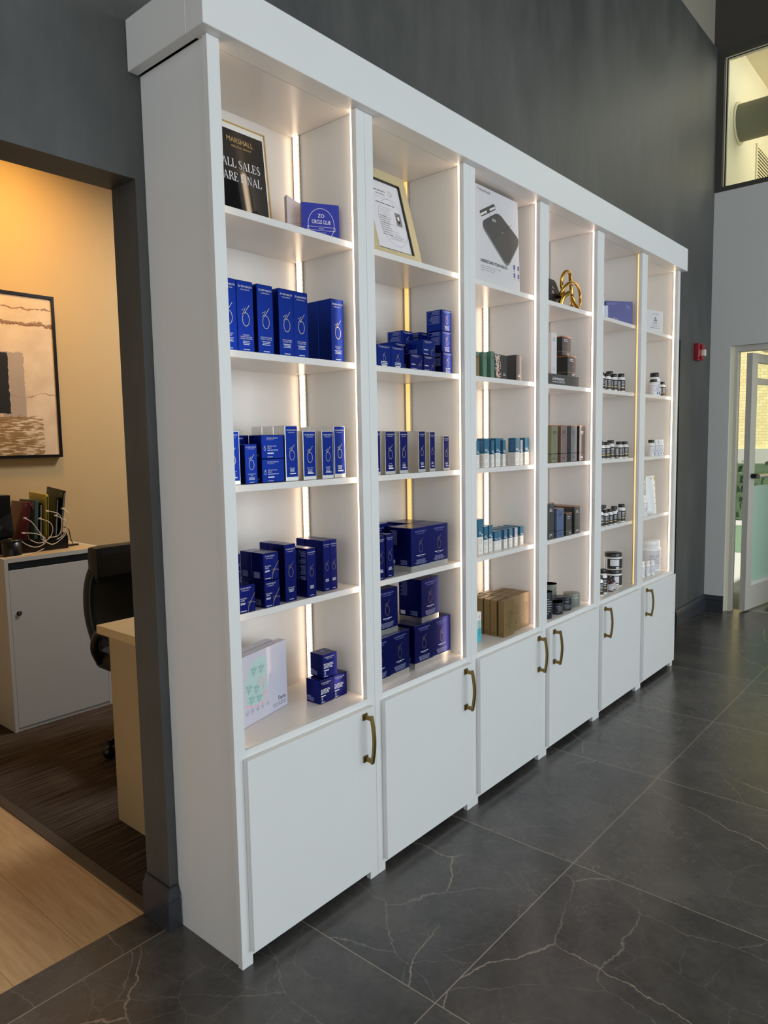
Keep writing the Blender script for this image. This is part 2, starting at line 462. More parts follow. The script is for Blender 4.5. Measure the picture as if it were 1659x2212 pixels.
class MB:
    """collects shapes and links them as one mesh object"""

    def __init__(s):
        s.v, s.f, s.m, s.mats, s.sm = [], [], [], [], []

    def mi(s, m):
        m = MT[m] if isinstance(m, str) else m
        if m not in s.mats:
            s.mats.append(m)
        return s.mats.index(m)

    def add(s, vs, fs, m, smooth=False):
        b = len(s.v)
        k = s.mi(m)
        s.v += [tuple(v) for v in vs]
        for f in fs:
            s.f.append(tuple(b + i for i in f))
            s.m.append(k)
            s.sm.append(smooth)
        return s

    def box(s, x0, x1, y0, y1, z0, z1, m, bev=0.0, mf=None, ms=None, mt=None):
        """mf/ms/mt: other materials for front (-y), sides (+-x), top+bottom"""
        if bev:
            bm = bmesh.new()
            bmesh.ops.create_cube(bm, size=1)
            for v in bm.verts:
                v.co = ((x0 + x1) / 2 + v.co.x * (x1 - x0), (y0 + y1) / 2 + v.co.y * (y1 - y0), (z0 + z1) / 2 + v.co.z * (z1 - z0))
            bmesh.ops.bevel(bm, geom=list(bm.edges), offset=bev, segments=2 if bev > 0.002 else 1, affect='EDGES', profile=0.7)
            bm.normal_update()
            bm.verts.ensure_lookup_table()
            vs = [v.co.copy() for v in bm.verts]
            for f in bm.faces:
                n = f.normal
                mm = m
                if mf and n.y < -0.9: mm = mf
                elif ms and abs(n.x) > 0.9: mm = ms
                elif mt and abs(n.z) > 0.9: mm = mt
                s.add([vs[v.index] for v in f.verts], [tuple(range(len(f.verts)))], mm)
            bm.free()
            return s
        vs = [(x0, y0, z0), (x1, y0, z0), (x1, y1, z0), (x0, y1, z0), (x0, y0, z1), (x1, y0, z1), (x1, y1, z1), (x0, y1, z1)]
        for f, mm in (((0, 1, 5, 4), mf), ((1, 2, 6, 5), ms), ((2, 3, 7, 6), None), ((3, 0, 4, 7), ms), ((4, 5, 6, 7), mt), ((3, 2, 1, 0), mt)):
            s.add([vs[i] for i in f], [(0, 1, 2, 3)], mm or m)
        return s

    def prism(s, pts, y0, y1, m, mf=None):
        """polygon in xz extruded from y0 to y1 (y0 in front)"""
        n = len(pts)
        vs = [(p[0], y0, p[1]) for p in pts] + [(p[0], y1, p[1]) for p in pts]
        s.add(vs, [tuple(range(n))], mf or m)
        s.add(vs, [tuple(range(2 * n - 1, n - 1, -1))] + [(i, n + i, n + (i + 1) % n, (i + 1) % n) for i in range(n)], m)
        return s

    def poly(s, pts, y, m):
        return s.add([(p[0], y, p[1]) for p in pts], [tuple(range(len(pts)))], m)

    def rect(s, x0, x1, z0, z1, y, m):
        return s.poly([(x0, z0), (x1, z0), (x1, z1), (x0, z1)], y, m)

    def xrect(s, y0, y1, z0, z1, x, m):
        return s.add([(x, y0, z0), (x, y1, z0), (x, y1, z1), (x, y0, z1)], [(0, 1, 2, 3)], m)

    def text(s, t, xc, z, y, m, width=None, height=None, align='C', slant=0, turn=False):
        vs, fs, a, b = text_polys(t)
        k = width / (b - a) if width else height / 0.73
        kz = height / 0.73 if height else k
        x0 = xc - (a + b) / 2 * k if align == 'C' else (xc - a * k if align == 'L' else xc - b * k)
        if turn:   # reads upwards
            return s.add([(xc - v[1] * kz, y, z + (v[0] - a) * k) for v in vs], fs, m)
        return s.add([(x0 + v[0] * k, y, z + v[1] * kz) for v in vs], fs, m)

    def stroke(s, pts, wd, y, m, closed=False):
        """flat ribbon along xz points"""
        n = len(pts)
        wl = wd if isinstance(wd, (list, tuple)) else [wd] * n
        L, R = [], []
        for i, p in enumerate(pts):
            a = pts[i - 1] if (i > 0 or closed) else p
            b = pts[(i + 1) % n] if (i < n - 1 or closed) else p
            dx, dz = b[0] - a[0], b[1] - a[1]
            l = math.hypot(dx, dz) or 1
            nx, nz = -dz / l * wl[i] / 2, dx / l * wl[i] / 2
            L.append((p[0] + nx, y, p[1] + nz))
            R.append((p[0] - nx, y, p[1] - nz))
        fs = [(i, n + i, n + (i + 1) % n, (i + 1) % n) for i in range(n if closed else n - 1)]
        return s.add(L + R, fs, m)

    def ring(s, cx, cz, rx, rz, wd, y, m, n=28):
        return s.stroke([(cx + rx * cos(2 * pi * i / n), cz + rz * sin(2 * pi * i / n)) for i in range(n)], wd, y, m, True)

    def disc(s, cx, cz, rx, rz, y, m, n=24):
        return s.poly([(cx + rx * cos(2 * pi * i / n), cz + rz * sin(2 * pi * i / n)) for i in range(n)], y, m)

    def lathe(s, prof, m, n=32, c=(0, 0, 0), a0=0.0, a1=2 * pi):
        full = abs(a1 - a0 - 2 * pi) < 1e-6
        k = n if full else n + 1
        vs = []
        for (r, z) in prof:
            for i in range(k):
                a = a0 + (a1 - a0) * i / n
                vs.append((c[0] + r * cos(a), c[1] + r * sin(a), c[2] + z))
        fs = []
        for j in range(len(prof) - 1):
            for i in range(n):
                i2 = (i + 1) % k
                fs.append((j * k + i, j * k + i2, (j + 1) * k + i2, (j + 1) * k + i))
        s.add(vs, fs, m, True)
        if full:
            if prof[0][0] > 0: s.add([vs[i] for i in range(k)], [tuple(range(k - 1, -1, -1))], m)
            if prof[-1][0] > 0: s.add([vs[(len(prof) - 1) * k + i] for i in range(k)], [tuple(range(k))], m)
        return s

    def tube(s, pts, r, m, n=8, closed=False, smooth_pts=0):
        P = [Vector(p) for p in pts]
        if smooth_pts:
            Q = []
            k = len(P)
            for i in range(k if closed else k - 1):
                p0 = P[i - 1] if (i > 0 or closed) else P[i]
                p1, p2 = P[i], P[(i + 1) % k]
                p3 = P[(i + 2) % k] if (i + 2 < k or closed) else p2
                for j in range(smooth_pts):
                    u = j / smooth_pts
                    Q.append(0.5 * ((2 * p1) + (p2 - p0) * u + (2 * p0 - 5 * p1 + 4 * p2 - p3) * u * u + (3 * p1 - p0 - 3 * p2 + p3) * u ** 3))
            if not closed: Q.append(P[-1])
            P = Q
        k = len(P)
        rl = r if isinstance(r, (list, tuple)) else None
        vs = []
        ref = Vector((0, 0, 1))
        for i, p in enumerate(P):
            a = P[i - 1] if (i > 0 or closed) else p
            b = P[(i + 1) % k] if (i < k - 1 or closed) else p
            tg = (b - a).normalized()
            u = ref - tg * ref.dot(tg)
            if u.length < 1e-3: u = Vector((1, 0, 0)) - tg * tg.x
            u.normalize()
            ref = u
            v = tg.cross(u)
            rr = r if rl is None else rl[min(len(rl) - 1, int(i / (k - 1) * (len(rl) - 1) + 0.5))]
            for j in range(n):
                an = 2 * pi * j / n
                vs.append(p + (u * cos(an) + v * sin(an)) * rr)
        fs = []
        for i in range(k if closed else k - 1):
            for j in range(n):
                i2 = (i + 1) % k
                fs.append((i * n + j, i * n + (j + 1) % n, i2 * n + (j + 1) % n, i2 * n + j))
        s.add(vs, fs, m, True)
        if not closed:
            s.add(vs[:n], [tuple(range(n - 1, -1, -1))], m)
            s.add(vs[-n:], [tuple(range(n))], m)
        return s

    def xform(s, mtx, start=0):
        for i in range(start, len(s.v)):
            s.v[i] = tuple(mtx @ Vector(s.v[i]))
        return s

    def build(s, name, parent=None):
        me = bpy.data.meshes.new(name)
        me.from_pydata(s.v, [], s.f)
        for m in s.mats: me.materials.append(m)
        me.polygons.foreach_set('material_index', s.m)
        me.polygons.foreach_set('use_smooth', s.sm)
        me.update()
        o = bpy.data.objects.new(name, me)
        COL.objects.link(o)
        if parent: o.parent = parent
        return o


def tag(o, label=None, cat=None, group=None, kind=None):
    if label: o['label'] = label
    if cat: o['category'] = cat
    if group: o['group'] = group
    if kind: o['kind'] = kind
    return o


def empty(name, loc=(0, 0, 0), rz=0.0):
    o = bpy.data.objects.new(name, None)
    o.empty_display_size = 0.05
    COL.objects.link(o)
    o.location = loc
    o.rotation_euler = (0, 0, rz)
    return o


def struct(o, label, cat):
    return tag(o, label, cat, kind='structure')


def copy_tree(o, parent=None):
    c = o.copy()
    COL.objects.link(c)
    if parent: c.parent = parent
    for ch in o.children: copy_tree(ch, c)
    return c


PROTO = {}


def put(key, maker, x, y, z, label, cat, group=None, rz=0.0, tilt=0.0):
    """first call builds the kind, later calls copy it and its parts"""
    if key in PROTO:
        o = copy_tree(PROTO[key])
    else:
        o = PROTO[key] = maker()
    o.location = (x, y, z)
    o.rotation_euler = (tilt, 0, rz)
    for k in ('group', 'label', 'category'):
        if k in o.keys(): del o[k]
    return tag(o, label, cat, group)


# ================================================================ the setting
# hall floor
m = MB()
m.add([(-5, -8, 0), (5.30, -8, 0), (5.30, 0.126, 0), (-5, 0.126, 0)], [(0, 1, 2, 3)], 'tiles')
struct(m.build('floor'), 'black veined tile floor with pale grout lines', 'floor')
m = MB()
m.add([(-1.6, 0.126, 0), (-0.040, 0.126, 0), (-0.062, 1.9, 0), (-1.6, 1.9, 0)], [(0, 1, 2, 3)], 'planks')
struct(m.build('floor_oak'), 'honey oak plank floor inside the office doorway', 'floor')
m = MB()
m.add([(0.004, 0.126, 0), (3.0, 0.126, 0), (3.0, 2.42, 0), (-0.03, 2.42, 0)], [(0, 1, 2, 3)], 'carpet')
m.add([(-0.062, 1.9, 0), (-0.03, 1.9, 0), (-0.03, 2.42, 0), (-1.6, 2.42, 0), (-1.6, 1.9, 0)], [(0, 1, 2, 3, 4)], 'carpet')
struct(m.build('floor_carpet'), 'brown streaked carpet in the office', 'floor')
m = MB()
m.add([(-0.040, 0.127, 0.0), (-0.036, 0.127, 0.004), (-0.002, 0.127, 0.004), (0.004, 0.127, 0.0),
       (-0.062, 1.9, 0.0), (-0.058, 1.9, 0.004), (-0.024, 1.9, 0.004), (-0.018, 1.9, 0.0)],
      [(0, 4, 5, 1), (1, 5, 6, 2), (2, 6, 7, 3), (0, 1, 2, 3)], 'thresh')
struct(m.build('trim_1'), 'dark flat transition strip between oak planks and carpet', 'floor trim')

# dark plaster wall with office opening and a second dark doorway past the shelving
WT = 0.126
JX, HZ = -0.0235, 2.190
m = MB()
m.box(-5, -1.45, 0, WT, 0, 4.5, 'plaster')
m.box(-1.45, JX, 0, WT, HZ, 4.5, 'plaster')
m.box(JX, 3.62, 0, WT, 0, 4.5, 'plaster')
m.box(3.62, 4.43, 0, WT, 2.18, 4.5, 'plaster')
m.box(4.43, 5.155, 0, WT, 0, 4.5, 'plaster')
struct(m.build('wall_back'), 'tall dark grey polished plaster wall behind the shelving', 'wall')
m = MB()
m.box(-5, 5.155, 0.03, WT, 4.5, 6.2, 'soff')
struct(m.build('wall_back_upper'), 'beige strip of wall above the dark plaster', 'wall')
m = MB()
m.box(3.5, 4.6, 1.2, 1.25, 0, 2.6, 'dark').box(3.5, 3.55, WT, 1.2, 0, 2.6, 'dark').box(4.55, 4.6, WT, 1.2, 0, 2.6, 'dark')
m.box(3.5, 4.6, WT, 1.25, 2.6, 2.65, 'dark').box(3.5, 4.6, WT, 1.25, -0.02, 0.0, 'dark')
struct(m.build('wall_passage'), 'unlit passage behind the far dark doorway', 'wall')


def skirting(path, name, label):
    """moulded baseboard swept along floor points (outer side on the left of travel)"""
    prof = [(0, 0), (0.018, 0), (0.018, 0.088), (0.014, 0.092), (0.018, 0.096), (0.015, 0.108), (0.007, 0.122), (0.006, 0.130), (0, 0.130)]
    m = MB()
    P = [Vector((p[0], p[1])) for p in path]
    rows = []
    for i, p in enumerate(P):
        ns = []
        if i > 0:
            d = (P[i] - P[i - 1]).normalized(); ns.append(Vector((-d.y, d.x)))
        if i < len(P) - 1:
            d = (P[i + 1] - P[i]).normalized(); ns.append(Vector((-d.y, d.x)))
        n = ns[0] if len(ns) == 1 else (ns[0] + ns[1]) / (1 + ns[0].dot(ns[1]))
        rows.append([(p.x + n.x * a, p.y + n.y * a, z) for a, z in prof])
    k = len(prof)
    for i in range(len(rows) - 1):
        m.add(rows[i] + rows[i + 1], [(j, k + j, k + (j + 1) % k, (j + 1) % k) for j in range(k)], 'base')
    m.add(rows[0], [tuple(range(k))], 'base')
    m.add(rows[-1], [tuple(range(k))], 'base')
    return struct(m.build(name), label, 'baseboard')


skirting([(-0.0012, -0.0005), (JX - 0.0005, -0.0005), (JX - 0.0005, WT)], 'baseboard_left', 'dark moulded baseboard wrapped round the office door jamb')
skirting([(5.1545, -0.1555), (5.1545, -0.0005), (4.43, -0.0005)], 'baseboard_right', 'dark moulded baseboard in the far corner by the glass door')

# right wall, its high window and its doorway
XR = 5.155
m = MB()
m.box(XR, XR + 0.13, -0.155, 0.0, 0, 3.41, 'paintw')
m.box(XR, XR + 0.13, -1.25, -0.155, 2.187, 3.41, 'paintw')
m.box(XR, XR + 0.13, -8, -1.25, 0, 3.41, 'paintw')
m.box(XR, XR + 0.13, -8, -2.6, 3.41, 4.49, 'paintw')
struct(m.build('wall_right'), 'light grey painted end wall beside the glass door', 'wall')
m = MB()
m.box(XR, XR + 0.13, -8, WT, 4.49, 6.2, 'paintd')
struct(m.build('wall_right_upper'), 'dark brown wall above the high window', 'wall')
wn = empty('window_1', (XR, 0, 3.41))
m = MB()
for a in ((-0.052, -0.002, 0, 1.08), (-2.6, -2.55, 0, 1.08), (-2.55, -0.052, 0, 0.035), (-2.55, -0.052, 1.03, 1.08)):
    m.box(-0.006, 0.10, a[0], a[1], a[2], a[3], 'framek')
m.build('window_frame', wn)
m = MB()
m.box(0.03, 0.05, -0.0605, -0.0525, 0.0355, 1.0295, 'framec').box(0.03, 0.05, -0.078, -0.0705, 0.0355, 1.012, 'framec')
m.box(0.035, 0.048, -0.0705, -0.0605, 0.0355, 1.02, 'blackp')
m.box(0.03, 0.05, -2.5495, -0.0605, 1.0215, 1.0295, 'framec').box(0.035, 0.048, -2.5495, -0.0705, 1.012, 1.0212, 'blackp').box(0.03, 0.05, -2.5495, -0.078, 1.004, 1.0118, 'framec')
m.build('glazing_bead', wn)
m = MB()
m.box(0.052, 0.058, -2.5495, -0.0525, 0.0355, 1.0295, 'pane')
m.build('pane', wn)
struct(wn, 'high interior window in dark frame above the grey end wall', 'window')

# vestibule beyond the window and the door
m = MB()
m.box(5.30, 7.0, 0.0, 0.10, 2.35, 4.75, 'cream')
m.box(7.0, 7.1, -4, 0.10, 2.35, 4.75, 'cream')
m.box(5.30, 7.0, -4, 0.0, 2.30, 2.35, 'cream')
struct(m.build('wall_vestibule'), 'cream vestibule walls seen through the high window', 'wall')
m = MB()
m.box(5.29, 7.1, -4, 0.1, 4.75, 4.80, 'cream')
struct(m.build('ceiling_vestibule'), 'pale vestibule ceiling above the duct', 'ceiling')
m = MB()
m.box(5.30, 6.05, 0.0, 0.10, 0, 2.28, 'cream')
struct(m.build('wall_vestibule_low'), 'cream vestibule wall seen through the door gap', 'wall')
m = MB()
m.box(-5, 5.155, -8, 0.03, 6.2, 6.3, 'soff')
struct(m.build('ceiling'), 'high beige ceiling of the hall', 'ceiling')
dk = empty('ventilation_duct', (5.78, 0, 4.14))
m = MB()
m.lathe([(0.15, 0.002), (0.15, 0.30), (0.153, 0.305), (0.153, 0.315), (0.15, 0.32), (0.15, 0.62), (0.153, 0.625), (0.153, 0.635), (0.15, 0.64), (0.15, 2.6)], 'duct', 40)
m.xform(Matrix.Rotation(radians(90), 4, 'X'))
m.build('pipe', dk)
m = MB()
m.lathe([(0.150, 0.002), (0.172, 0.002), (0.172, 0.012), (0.150, 0.014)], 'framec', 40)
m.xform(Matrix.Rotation(radians(90), 4, 'X'))
m.build('collar', dk)
tag(dk, 'round grey ventilation duct behind the high window', 'duct')
gv = empty('air_vent', (6.36, -0.001, 3.70))
m = MB()
m.box(0, 0.5, -0.012, -0.001, 0, 0.03, 'framec').box(0, 0.5, -0.012, -0.001, 0.42, 0.45, 'framec').box(0, 0.03, -0.012, -0.001, 0.03, 0.42, 'framec').box(0.47, 0.5, -0.012, -0.001, 0.03, 0.42, 'framec')
m.box(0.03, 0.47, -0.004, -0.001, 0.03, 0.42, 'blackp')
m.build('frame', gv)
m = MB()
for i in range(13):
    z = 0.035 + i * 0.03
    m.box(0.031, 0.469, -0.011, -0.0045, z, z + 0.014, 'framec')
m.build('louvres', gv)
tag(gv, 'louvred air vent on the cream wall behind the high window', 'vent')
m = MB()
m.lathe([(0.05, 0), (0.05, 1.6)], 'duct', 20)
m.xform(Matrix.Translation((6.0, -0.35, 4.66)) @ Matrix.Rotation(radians(90), 4, 'X'))
tag(m.build('ceiling_pipe'), 'smaller grey pipe under the vestibule ceiling above the duct', 'pipe')

# glass entrance door, swung open away from the hall
m = MB()
m.box(5.205, 5.285, -0.200, -0.1555, 0, 2.1865, 'storef').box(5.205, 5.285, -1.25, -0.2, 2.142, 2.1865, 'storef')
m.box(5.195, 5.2045, -0.172, -0.1555, 0, 2.1865, 'framec')
struct(m.build('trim_2'), 'aluminium frame of the glass entrance doorway', 'door frame')
dr = empty('door_1', (5.235, -0.302, 0.012), radians(-9))
LW, LH, ST = 0.92, 2.115, 0.105
m = MB()
m.box(0, ST, 0, 0.045, 0, LH, 'storef').box(LW - ST, LW, 0, 0.045, 0, LH, 'storef')
m.box(ST, LW - ST, 0, 0.045, 0, 0.20, 'storef').box(ST, LW - ST, 0, 0.045, LH - 0.07, LH, 'storef')
m.box(ST, LW - ST, -0.004, 0.049, 0.20, 0.232, 'wplast').box(ST, LW - ST, 0.01, 0.035, 1.87, 1.92, 'storef')
m.build('door_frame', dr)
MB().box(ST, LW - ST, 0.014, 0.0185, 0.233, 1.035, 'film').build('frosted_film', dr)
MB().box(ST, LW - ST, 0.019, 0.026, 0.233, 1.869, 'pane').box(ST, LW - ST, 0.019, 0.026, 1.921, LH - 0.071, 'pane').build('glass_pane', dr)
m = MB()
m.tube([(0.03, -0.06, 1.12), (LW - 0.03, -0.06, 1.12)], 0.016, 'alu', 12)
m.tube([(0.05, -0.06, 1.12), (0.05, -0.0005, 1.12)], 0.02, 'blackp', 10).tube([(LW - 0.05, -0.06, 1.12), (LW - 0.05, -0.0005, 1.12)], 0.02, 'blackp', 10)
m.build('push_bar', dr)
struct(dr, 'glass entrance door standing open with push bar', 'door')
MB().box(5.40, 6.9, -1.6, -0.42, 0.0, 0.010, 'matt').build('entrance_mat')
tag(bpy.data.objects['entrance_mat'], 'grey ribbed mat on the floor outside the glass door', 'mat')
# outdoors beyond the vestibule
m = MB()
m.add([(5.30, -8, -0.01), (14, -8, -0.01), (14, 5, -0.01), (5.30, 5, -0.01)], [(0, 1, 2, 3)], 'pave')
struct(m.build('ground_paving'), 'pale paving outside the glass door', 'ground')
m = MB()
m.add([(8.6, -8, -0.005), (11.6, -8, -0.005), (11.6, 6, -0.005), (8.6, 6, -0.005)], [(0, 1, 2, 3)], 'lawn')
struct(m.build('ground_lawn'), 'green lawn outside the glass door', 'ground')
m = MB()
m.box(14.0, 14.5, -6, 9, 0, 7, 'brick').box(13.9, 14.0, -6, 9, 0, 1.22, 'pave')
struct(m.build('wall_outside'), 'cream brick building across the lawn', 'building')
random.seed(5)
m = MB()
for i in range(2600):
    x, y, z = 12.6 + random.uniform(-.3, .3), random.uniform(-3, 5), random.uniform(0.05, 1.0) + random.uniform(-0.05, 0.06)
    a, b = random.uniform(0, 6.28), random.uniform(-1, 1)
    d1 = Vector((cos(a), sin(a), b)).normalized() * 0.05
    d2 = d1.cross(Vector((sin(a * 3), cos(a * 2), 1))).normalized() * 0.04
    p = Vector((x, y, z))
    m.add([p - d1, p + d2, p + d1, p - d2], [(0, 1, 2, 3)], 'hedge')
m.box(12.4, 12.8, -3, 5, 0, 0.98, 'hedge')
tag(m.build('hedge'), 'clipped green hedge in front of the cream brick building', 'hedge', kind='stuff')

# fire strobe
al = empty('fire_alarm_strobe', (4.735, -0.0005, 2.055))
m = MB()
m.box(0, 0.115, -0.035, 0, 0, 0.13, 'red', 0.006)
m.build('housing', al)
m = MB()
m.box(0.065, 0.108, -0.062, -0.0355, 0.035, 0.085, 'lens', 0.006)
m.build('strobe_lens', al)
MB().box(0.04, 0.108, -0.052, -0.0355, 0.088, 0.122, 'red', 0.005).build('bracket', al)
MB().box(0.04, 0.108, -0.048, -0.0355, 0.008, 0.033, 'red', 0.005).build('bracket', al)
m = MB()
for i, ch in enumerate('FIRE'):
    m.text(ch, 0.02, 0.095 - i * 0.022, -0.0353, 'print_w', height=0.014)
m.build('lettering', al)
tag(al, 'red fire alarm strobe on the dark wall in the far corner', 'alarm')

# ================================================================ office seen through the opening
m = MB()
m.box(-1.6, 3.0, 2.42, 2.5, 0, 3.3, 'office').box(3.0, 3.1, WT, 2.5, 0, 3.3, 'office').box(-1.7, -1.6, WT, 2.5, 0, 3.3, 'office')
struct(m.build('wall_office'), 'warm cream office wall with the painting', 'wall')
MB().box(-1.7, 3.1, WT, 2.5, 3.3, 3.36, 'office').build('ceiling_office')
struct(bpy.data.objects['ceiling_office'], 'office ceiling', 'ceiling')

pt = empty('abstract_painting', (0.852, 2.4195, 1.405))
m = MB()
for a in ((-0.92, 0, 0, 0.016), (-0.92, 0, 0.912, 0.928), (-0.92, -0.904, 0.016, 0.912), (-0.016, 0, 0.016, 0.912)):
    m.box(a[0], a[1], -0.042, 0, a[2], a[3], 'blackp')
m.build('frame', pt)
MB().box(-0.9035, -0.0165, -0.034, -0.002, 0.0165, 0.9115, 'art').build('canvas', pt)
tag(pt, 'abstract beige, black and brown painting in thin black frame', 'painting')

cb = empty('storage_cabinet', (0.31, 1.935, 0))
W_, D_, H_ = 0.535, 0.46, 0.905
m = MB()
m.box(0, 0.018, 0, D_, 0.0, H_, 'greycab').box(W_ - 0.018, W_, 0, D_, 0.0, H_, 'greycab')
m.box(0.018, W_ - 0.018, 0.004, D_, 0.0, 0.02, 'greycab').box(0.018, W_ - 0.018, D_ - 0.012, D_, 0.02, H_ - 0.024, 'greycab')
m.box(0.018, W_ - 0.018, 0.03, 0.04, 0.80, H_ - 0.024, 'slot')
m.build('body', cb)
m = MB()
m.box(0.0185, W_ - 0.0185, 0, D_, H_ - 0.022, H_, 'greycab', mt='woodtop')
m.build('top', cb)
d_ = MB().box(0.0195, W_ - 0.0195, 0.0, 0.017, 0.021, 0.842, 'greycab').build('door', cb)
m = MB()
m.lathe([(0.0125, 0), (0.0125, 0.006), (0.009, 0.008)], 'blackp', 20).lathe([(0.0055, 0.0082), (0.0055, 0.0095)], 'alu', 16)
m.xform(Matrix.Translation((0.056, -0.0003, 0.618)) @ Matrix.Rotation(radians(90), 4, 'X'))
m.build('lock', d_)
MB().box(W_ - 0.06, W_ - 0.0195, -0.0012, -0.0002, 0.80, 0.842, 'wcard').build('paper_tab', d_)
tag(cb, 'grey one-door office cabinet with lock under the painting', 'cabinet')

# charging rack and what stands in it, all resting on the cabinet
ZC = H_ + 0.0005
rk = empty('charging_rack', (0.452, 2.06, ZC))
m = MB()
m.box(0, 0.25, 0, 0.30, 0, 0.012, 'blackp').box(0, 0.25, 0, 0.008, 0.012, 0.07, 'blackp').box(0, 0.25, 0.292, 0.30, 0.012, 0.07, 'blackp')
m.box(0, 0.008, 0.008, 0.292, 0.012, 0.07, 'blackp').box(0.242, 0.25, 0.008, 0.292, 0.012, 0.085, 'blackp')
m.build('tray', rk)
tag(rk, 'black charging rack holding upright devices on the office cabinet', 'rack')


def device(name, x, y, zb, w_, h_, th, lean, mt, label, cat, edge=None, tip=0.0, feet=True, cam_=False):
    o = empty(name, (x, y, zb))
    o.rotation_euler = (tip, lean, 0)
    m = MB()
    m.box(0, th, 0, w_, 0, h_, mt, min(0.006, th * 0.4))
    m.build('shell', o)
    if feet:
        for yy in (0.025, w_ - 0.025):
            for zz in (0.02, h_ - 0.02):
                m = MB().lathe([(0.004, 0), (0.003, 0.0015)], 'wplast', 10)
                m.xform(Matrix.Translation((-0.0002, yy, zz)) @ Matrix.Rotation(radians(-90), 4, 'Y'))
                m.build('rubber_foot', o)
    if edge:
        MB().box(th * 0.3, th * 0.7, -0.0012, -0.0002, 0.012, h_ - 0.012, edge).build('port_edge', o)
    if cam_:
        m = MB()
        m.lathe([(0.009, 0), (0.009, 0.002), (0.006, 0.002)], 'alu', 16)
        m.xform(Matrix.Translation((-0.0003, 0.045, h_ - 0.03)) @ Matrix.Rotation(radians(-90), 4, 'Y'))
        m.build('camera', o)
        MB().box(-0.002, -0.0003, 0.01, 0.03, h_ - 0.05, h_ - 0.012, 'alu', 0.0006).build('clip', o)
        MB().tube([(-0.002, 0.11, 0.03), (-0.004, 0.08, 0.1), (-0.002, 0.05, 0.03)], 0.002, 'alu', 6).build('strap', o)
    return tag(o, label, cat)


device('laptop', 0.464, 2.075, ZC + 0.0165, 0.22, 0.258, 0.015, radians(10), 'maroon', 'maroon laptop standing upright at the left of the charging rack', 'laptop', 'print_k')
device('tablet', 0.520, 2.075, ZC + 0.0165, 0.20, 0.262, 0.02, radians(5), 'tealcase', 'tablet in a teal grey case between maroon and yellow laptops', 'tablet', None, feet=False, cam_=True)
device('tablet', 0.549, 2.075, ZC + 0.0165, 0.20, 0.245, 0.016, radians(4), 'blackp', 'black device edge-on between teal tablet and yellow laptop', 'tablet', 'print_gr', feet=False)
device('laptop', 0.586, 2.075, ZC + 0.0165, 0.215, 0.288, 0.014, radians(2), 'yellow', 'yellow laptop standing upright in the charging rack', 'laptop', 'print_k', tip=radians(3))
device('laptop', 0.632, 2.08, ZC + 0.0195, 0.215, 0.265, 0.016, radians(6), 'blackp', 'low black device right of the yellow laptop', 'laptop', 'print_gr', feet=False)
device('laptop', 0.658, 2.08, ZC + 0.0225, 0.205, 0.300, 0.015, radians(6), 'blackp', 'tallest black laptop at the right end of the charging rack', 'laptop', 'print_gr', tip=radians(5))
bn = empty('desk_bin', (0.345, 2.0, ZC))
m = MB()
m.lathe([(0.046, 0), (0.05, 0.085), (0.047, 0.085), (0.044, 0.006)], 'blackp', 32, (0.045, 0.03, 0))
m.build('tub', bn)
MB().lathe([(0.0505, 0), (0.052, 0.006), (0.0505, 0.008)], 'blackp', 32, (0.045, 0.03, 0.074)).build('rim', bn)
tag(bn, 'round black tub at the front left of the office cabinet', 'bin')
sp_ = empty('paper_tray', (0.333, 2.115, ZC))
MB().box(0, 0.10, 0, 0.2, 0, 0.31, 'blackp', 0.004).build('body', sp_)
m = MB()
m.add([(0.0, -0.012, 0.09), (0.095, -0.03, 0.10), (0.098, -0.004, 0.22), (0.0, -0.003, 0.17), (0.05, -0.022, 0.15)], [(0, 1, 4), (1, 2, 4), (2, 3, 4), (3, 0, 4)], 'blackp')
m.build('plastic_bag', sp_)
tag(sp_, 'tall black box with crumpled bag left of the maroon laptop', 'box')
ca = [[(0.475, 1.092), (0.506, 1.07), (0.536, 1.024), (0.566, 0.968), (0.554, 0.94), (0.516, 0.933), (0.476, 0.95), (0.45, 0.972)],
      [(0.462, 1.014), (0.512, 1.008), (0.553, 0.991), (0.57, 0.967), (0.564, 0.948), (0.53, 0.933)],
      [(0.553, 1.083), (0.591, 1.062), (0.607, 1.021), (0.585, 0.975), (0.532, 0.955), (0.486, 0.977)],
      [(0.594, 1.12), (0.632, 1.107), (0.652, 1.071), (0.646, 1.012), (0.624, 0.983), (0.576, 0.981)],
      [(0.640, 1.092), (0.654, 1.07), (0.667, 1.035), (0.654, 0.992), (0.613, 0.957), (0.574, 0.947), (0.524, 0.982)],
      [(0.680, 1.127), (0.686, 1.104), (0.675, 1.045), (0.649, 0.988), (0.614, 0.967)],
      [(0.526, 0.932), (0.473, 0.914), (0.391, 0.9085), (0.335, 0.9085)]]
cl_ = ['from the maroon laptop down to the rack', 'looping low from the maroon laptop', 'from the black device beside the yellow laptop', 'from the upper edge of the yellow laptop', 'from the low black device right of yellow', 'from the tallest black laptop', 'lying across the front of the cabinet top']
for i, (pts, l_) in enumerate(zip(ca, cl_)):
    m = MB()
    yy = 2.050 - (0, 1, 2, 3, 6, 4.5, 0)[i] * 0.0105
    P = [(x, 2.066 if (j == 0 and i < 6) else (yy if i < 6 else 1.965), z) for j, (x, z) in enumerate(pts)]
    c_ = empty('charging_cable', P[0])
    m.tube(P, 0.0022, 'cable', 6, smooth_pts=6)
    m.xform(Matrix.Translation(-Vector(P[0])))
    m.build('cord', c_)
    if i < 6:
        m = MB().box(-0.006, 0.006, -0.022, -0.001, -0.004, 0.004, 'cable', 0.0015)
        m.build('plug', c_)
    tag(c_, 'white charging cable ' + l_, 'cable', 'charging cables on the office cabinet')
m = MB()
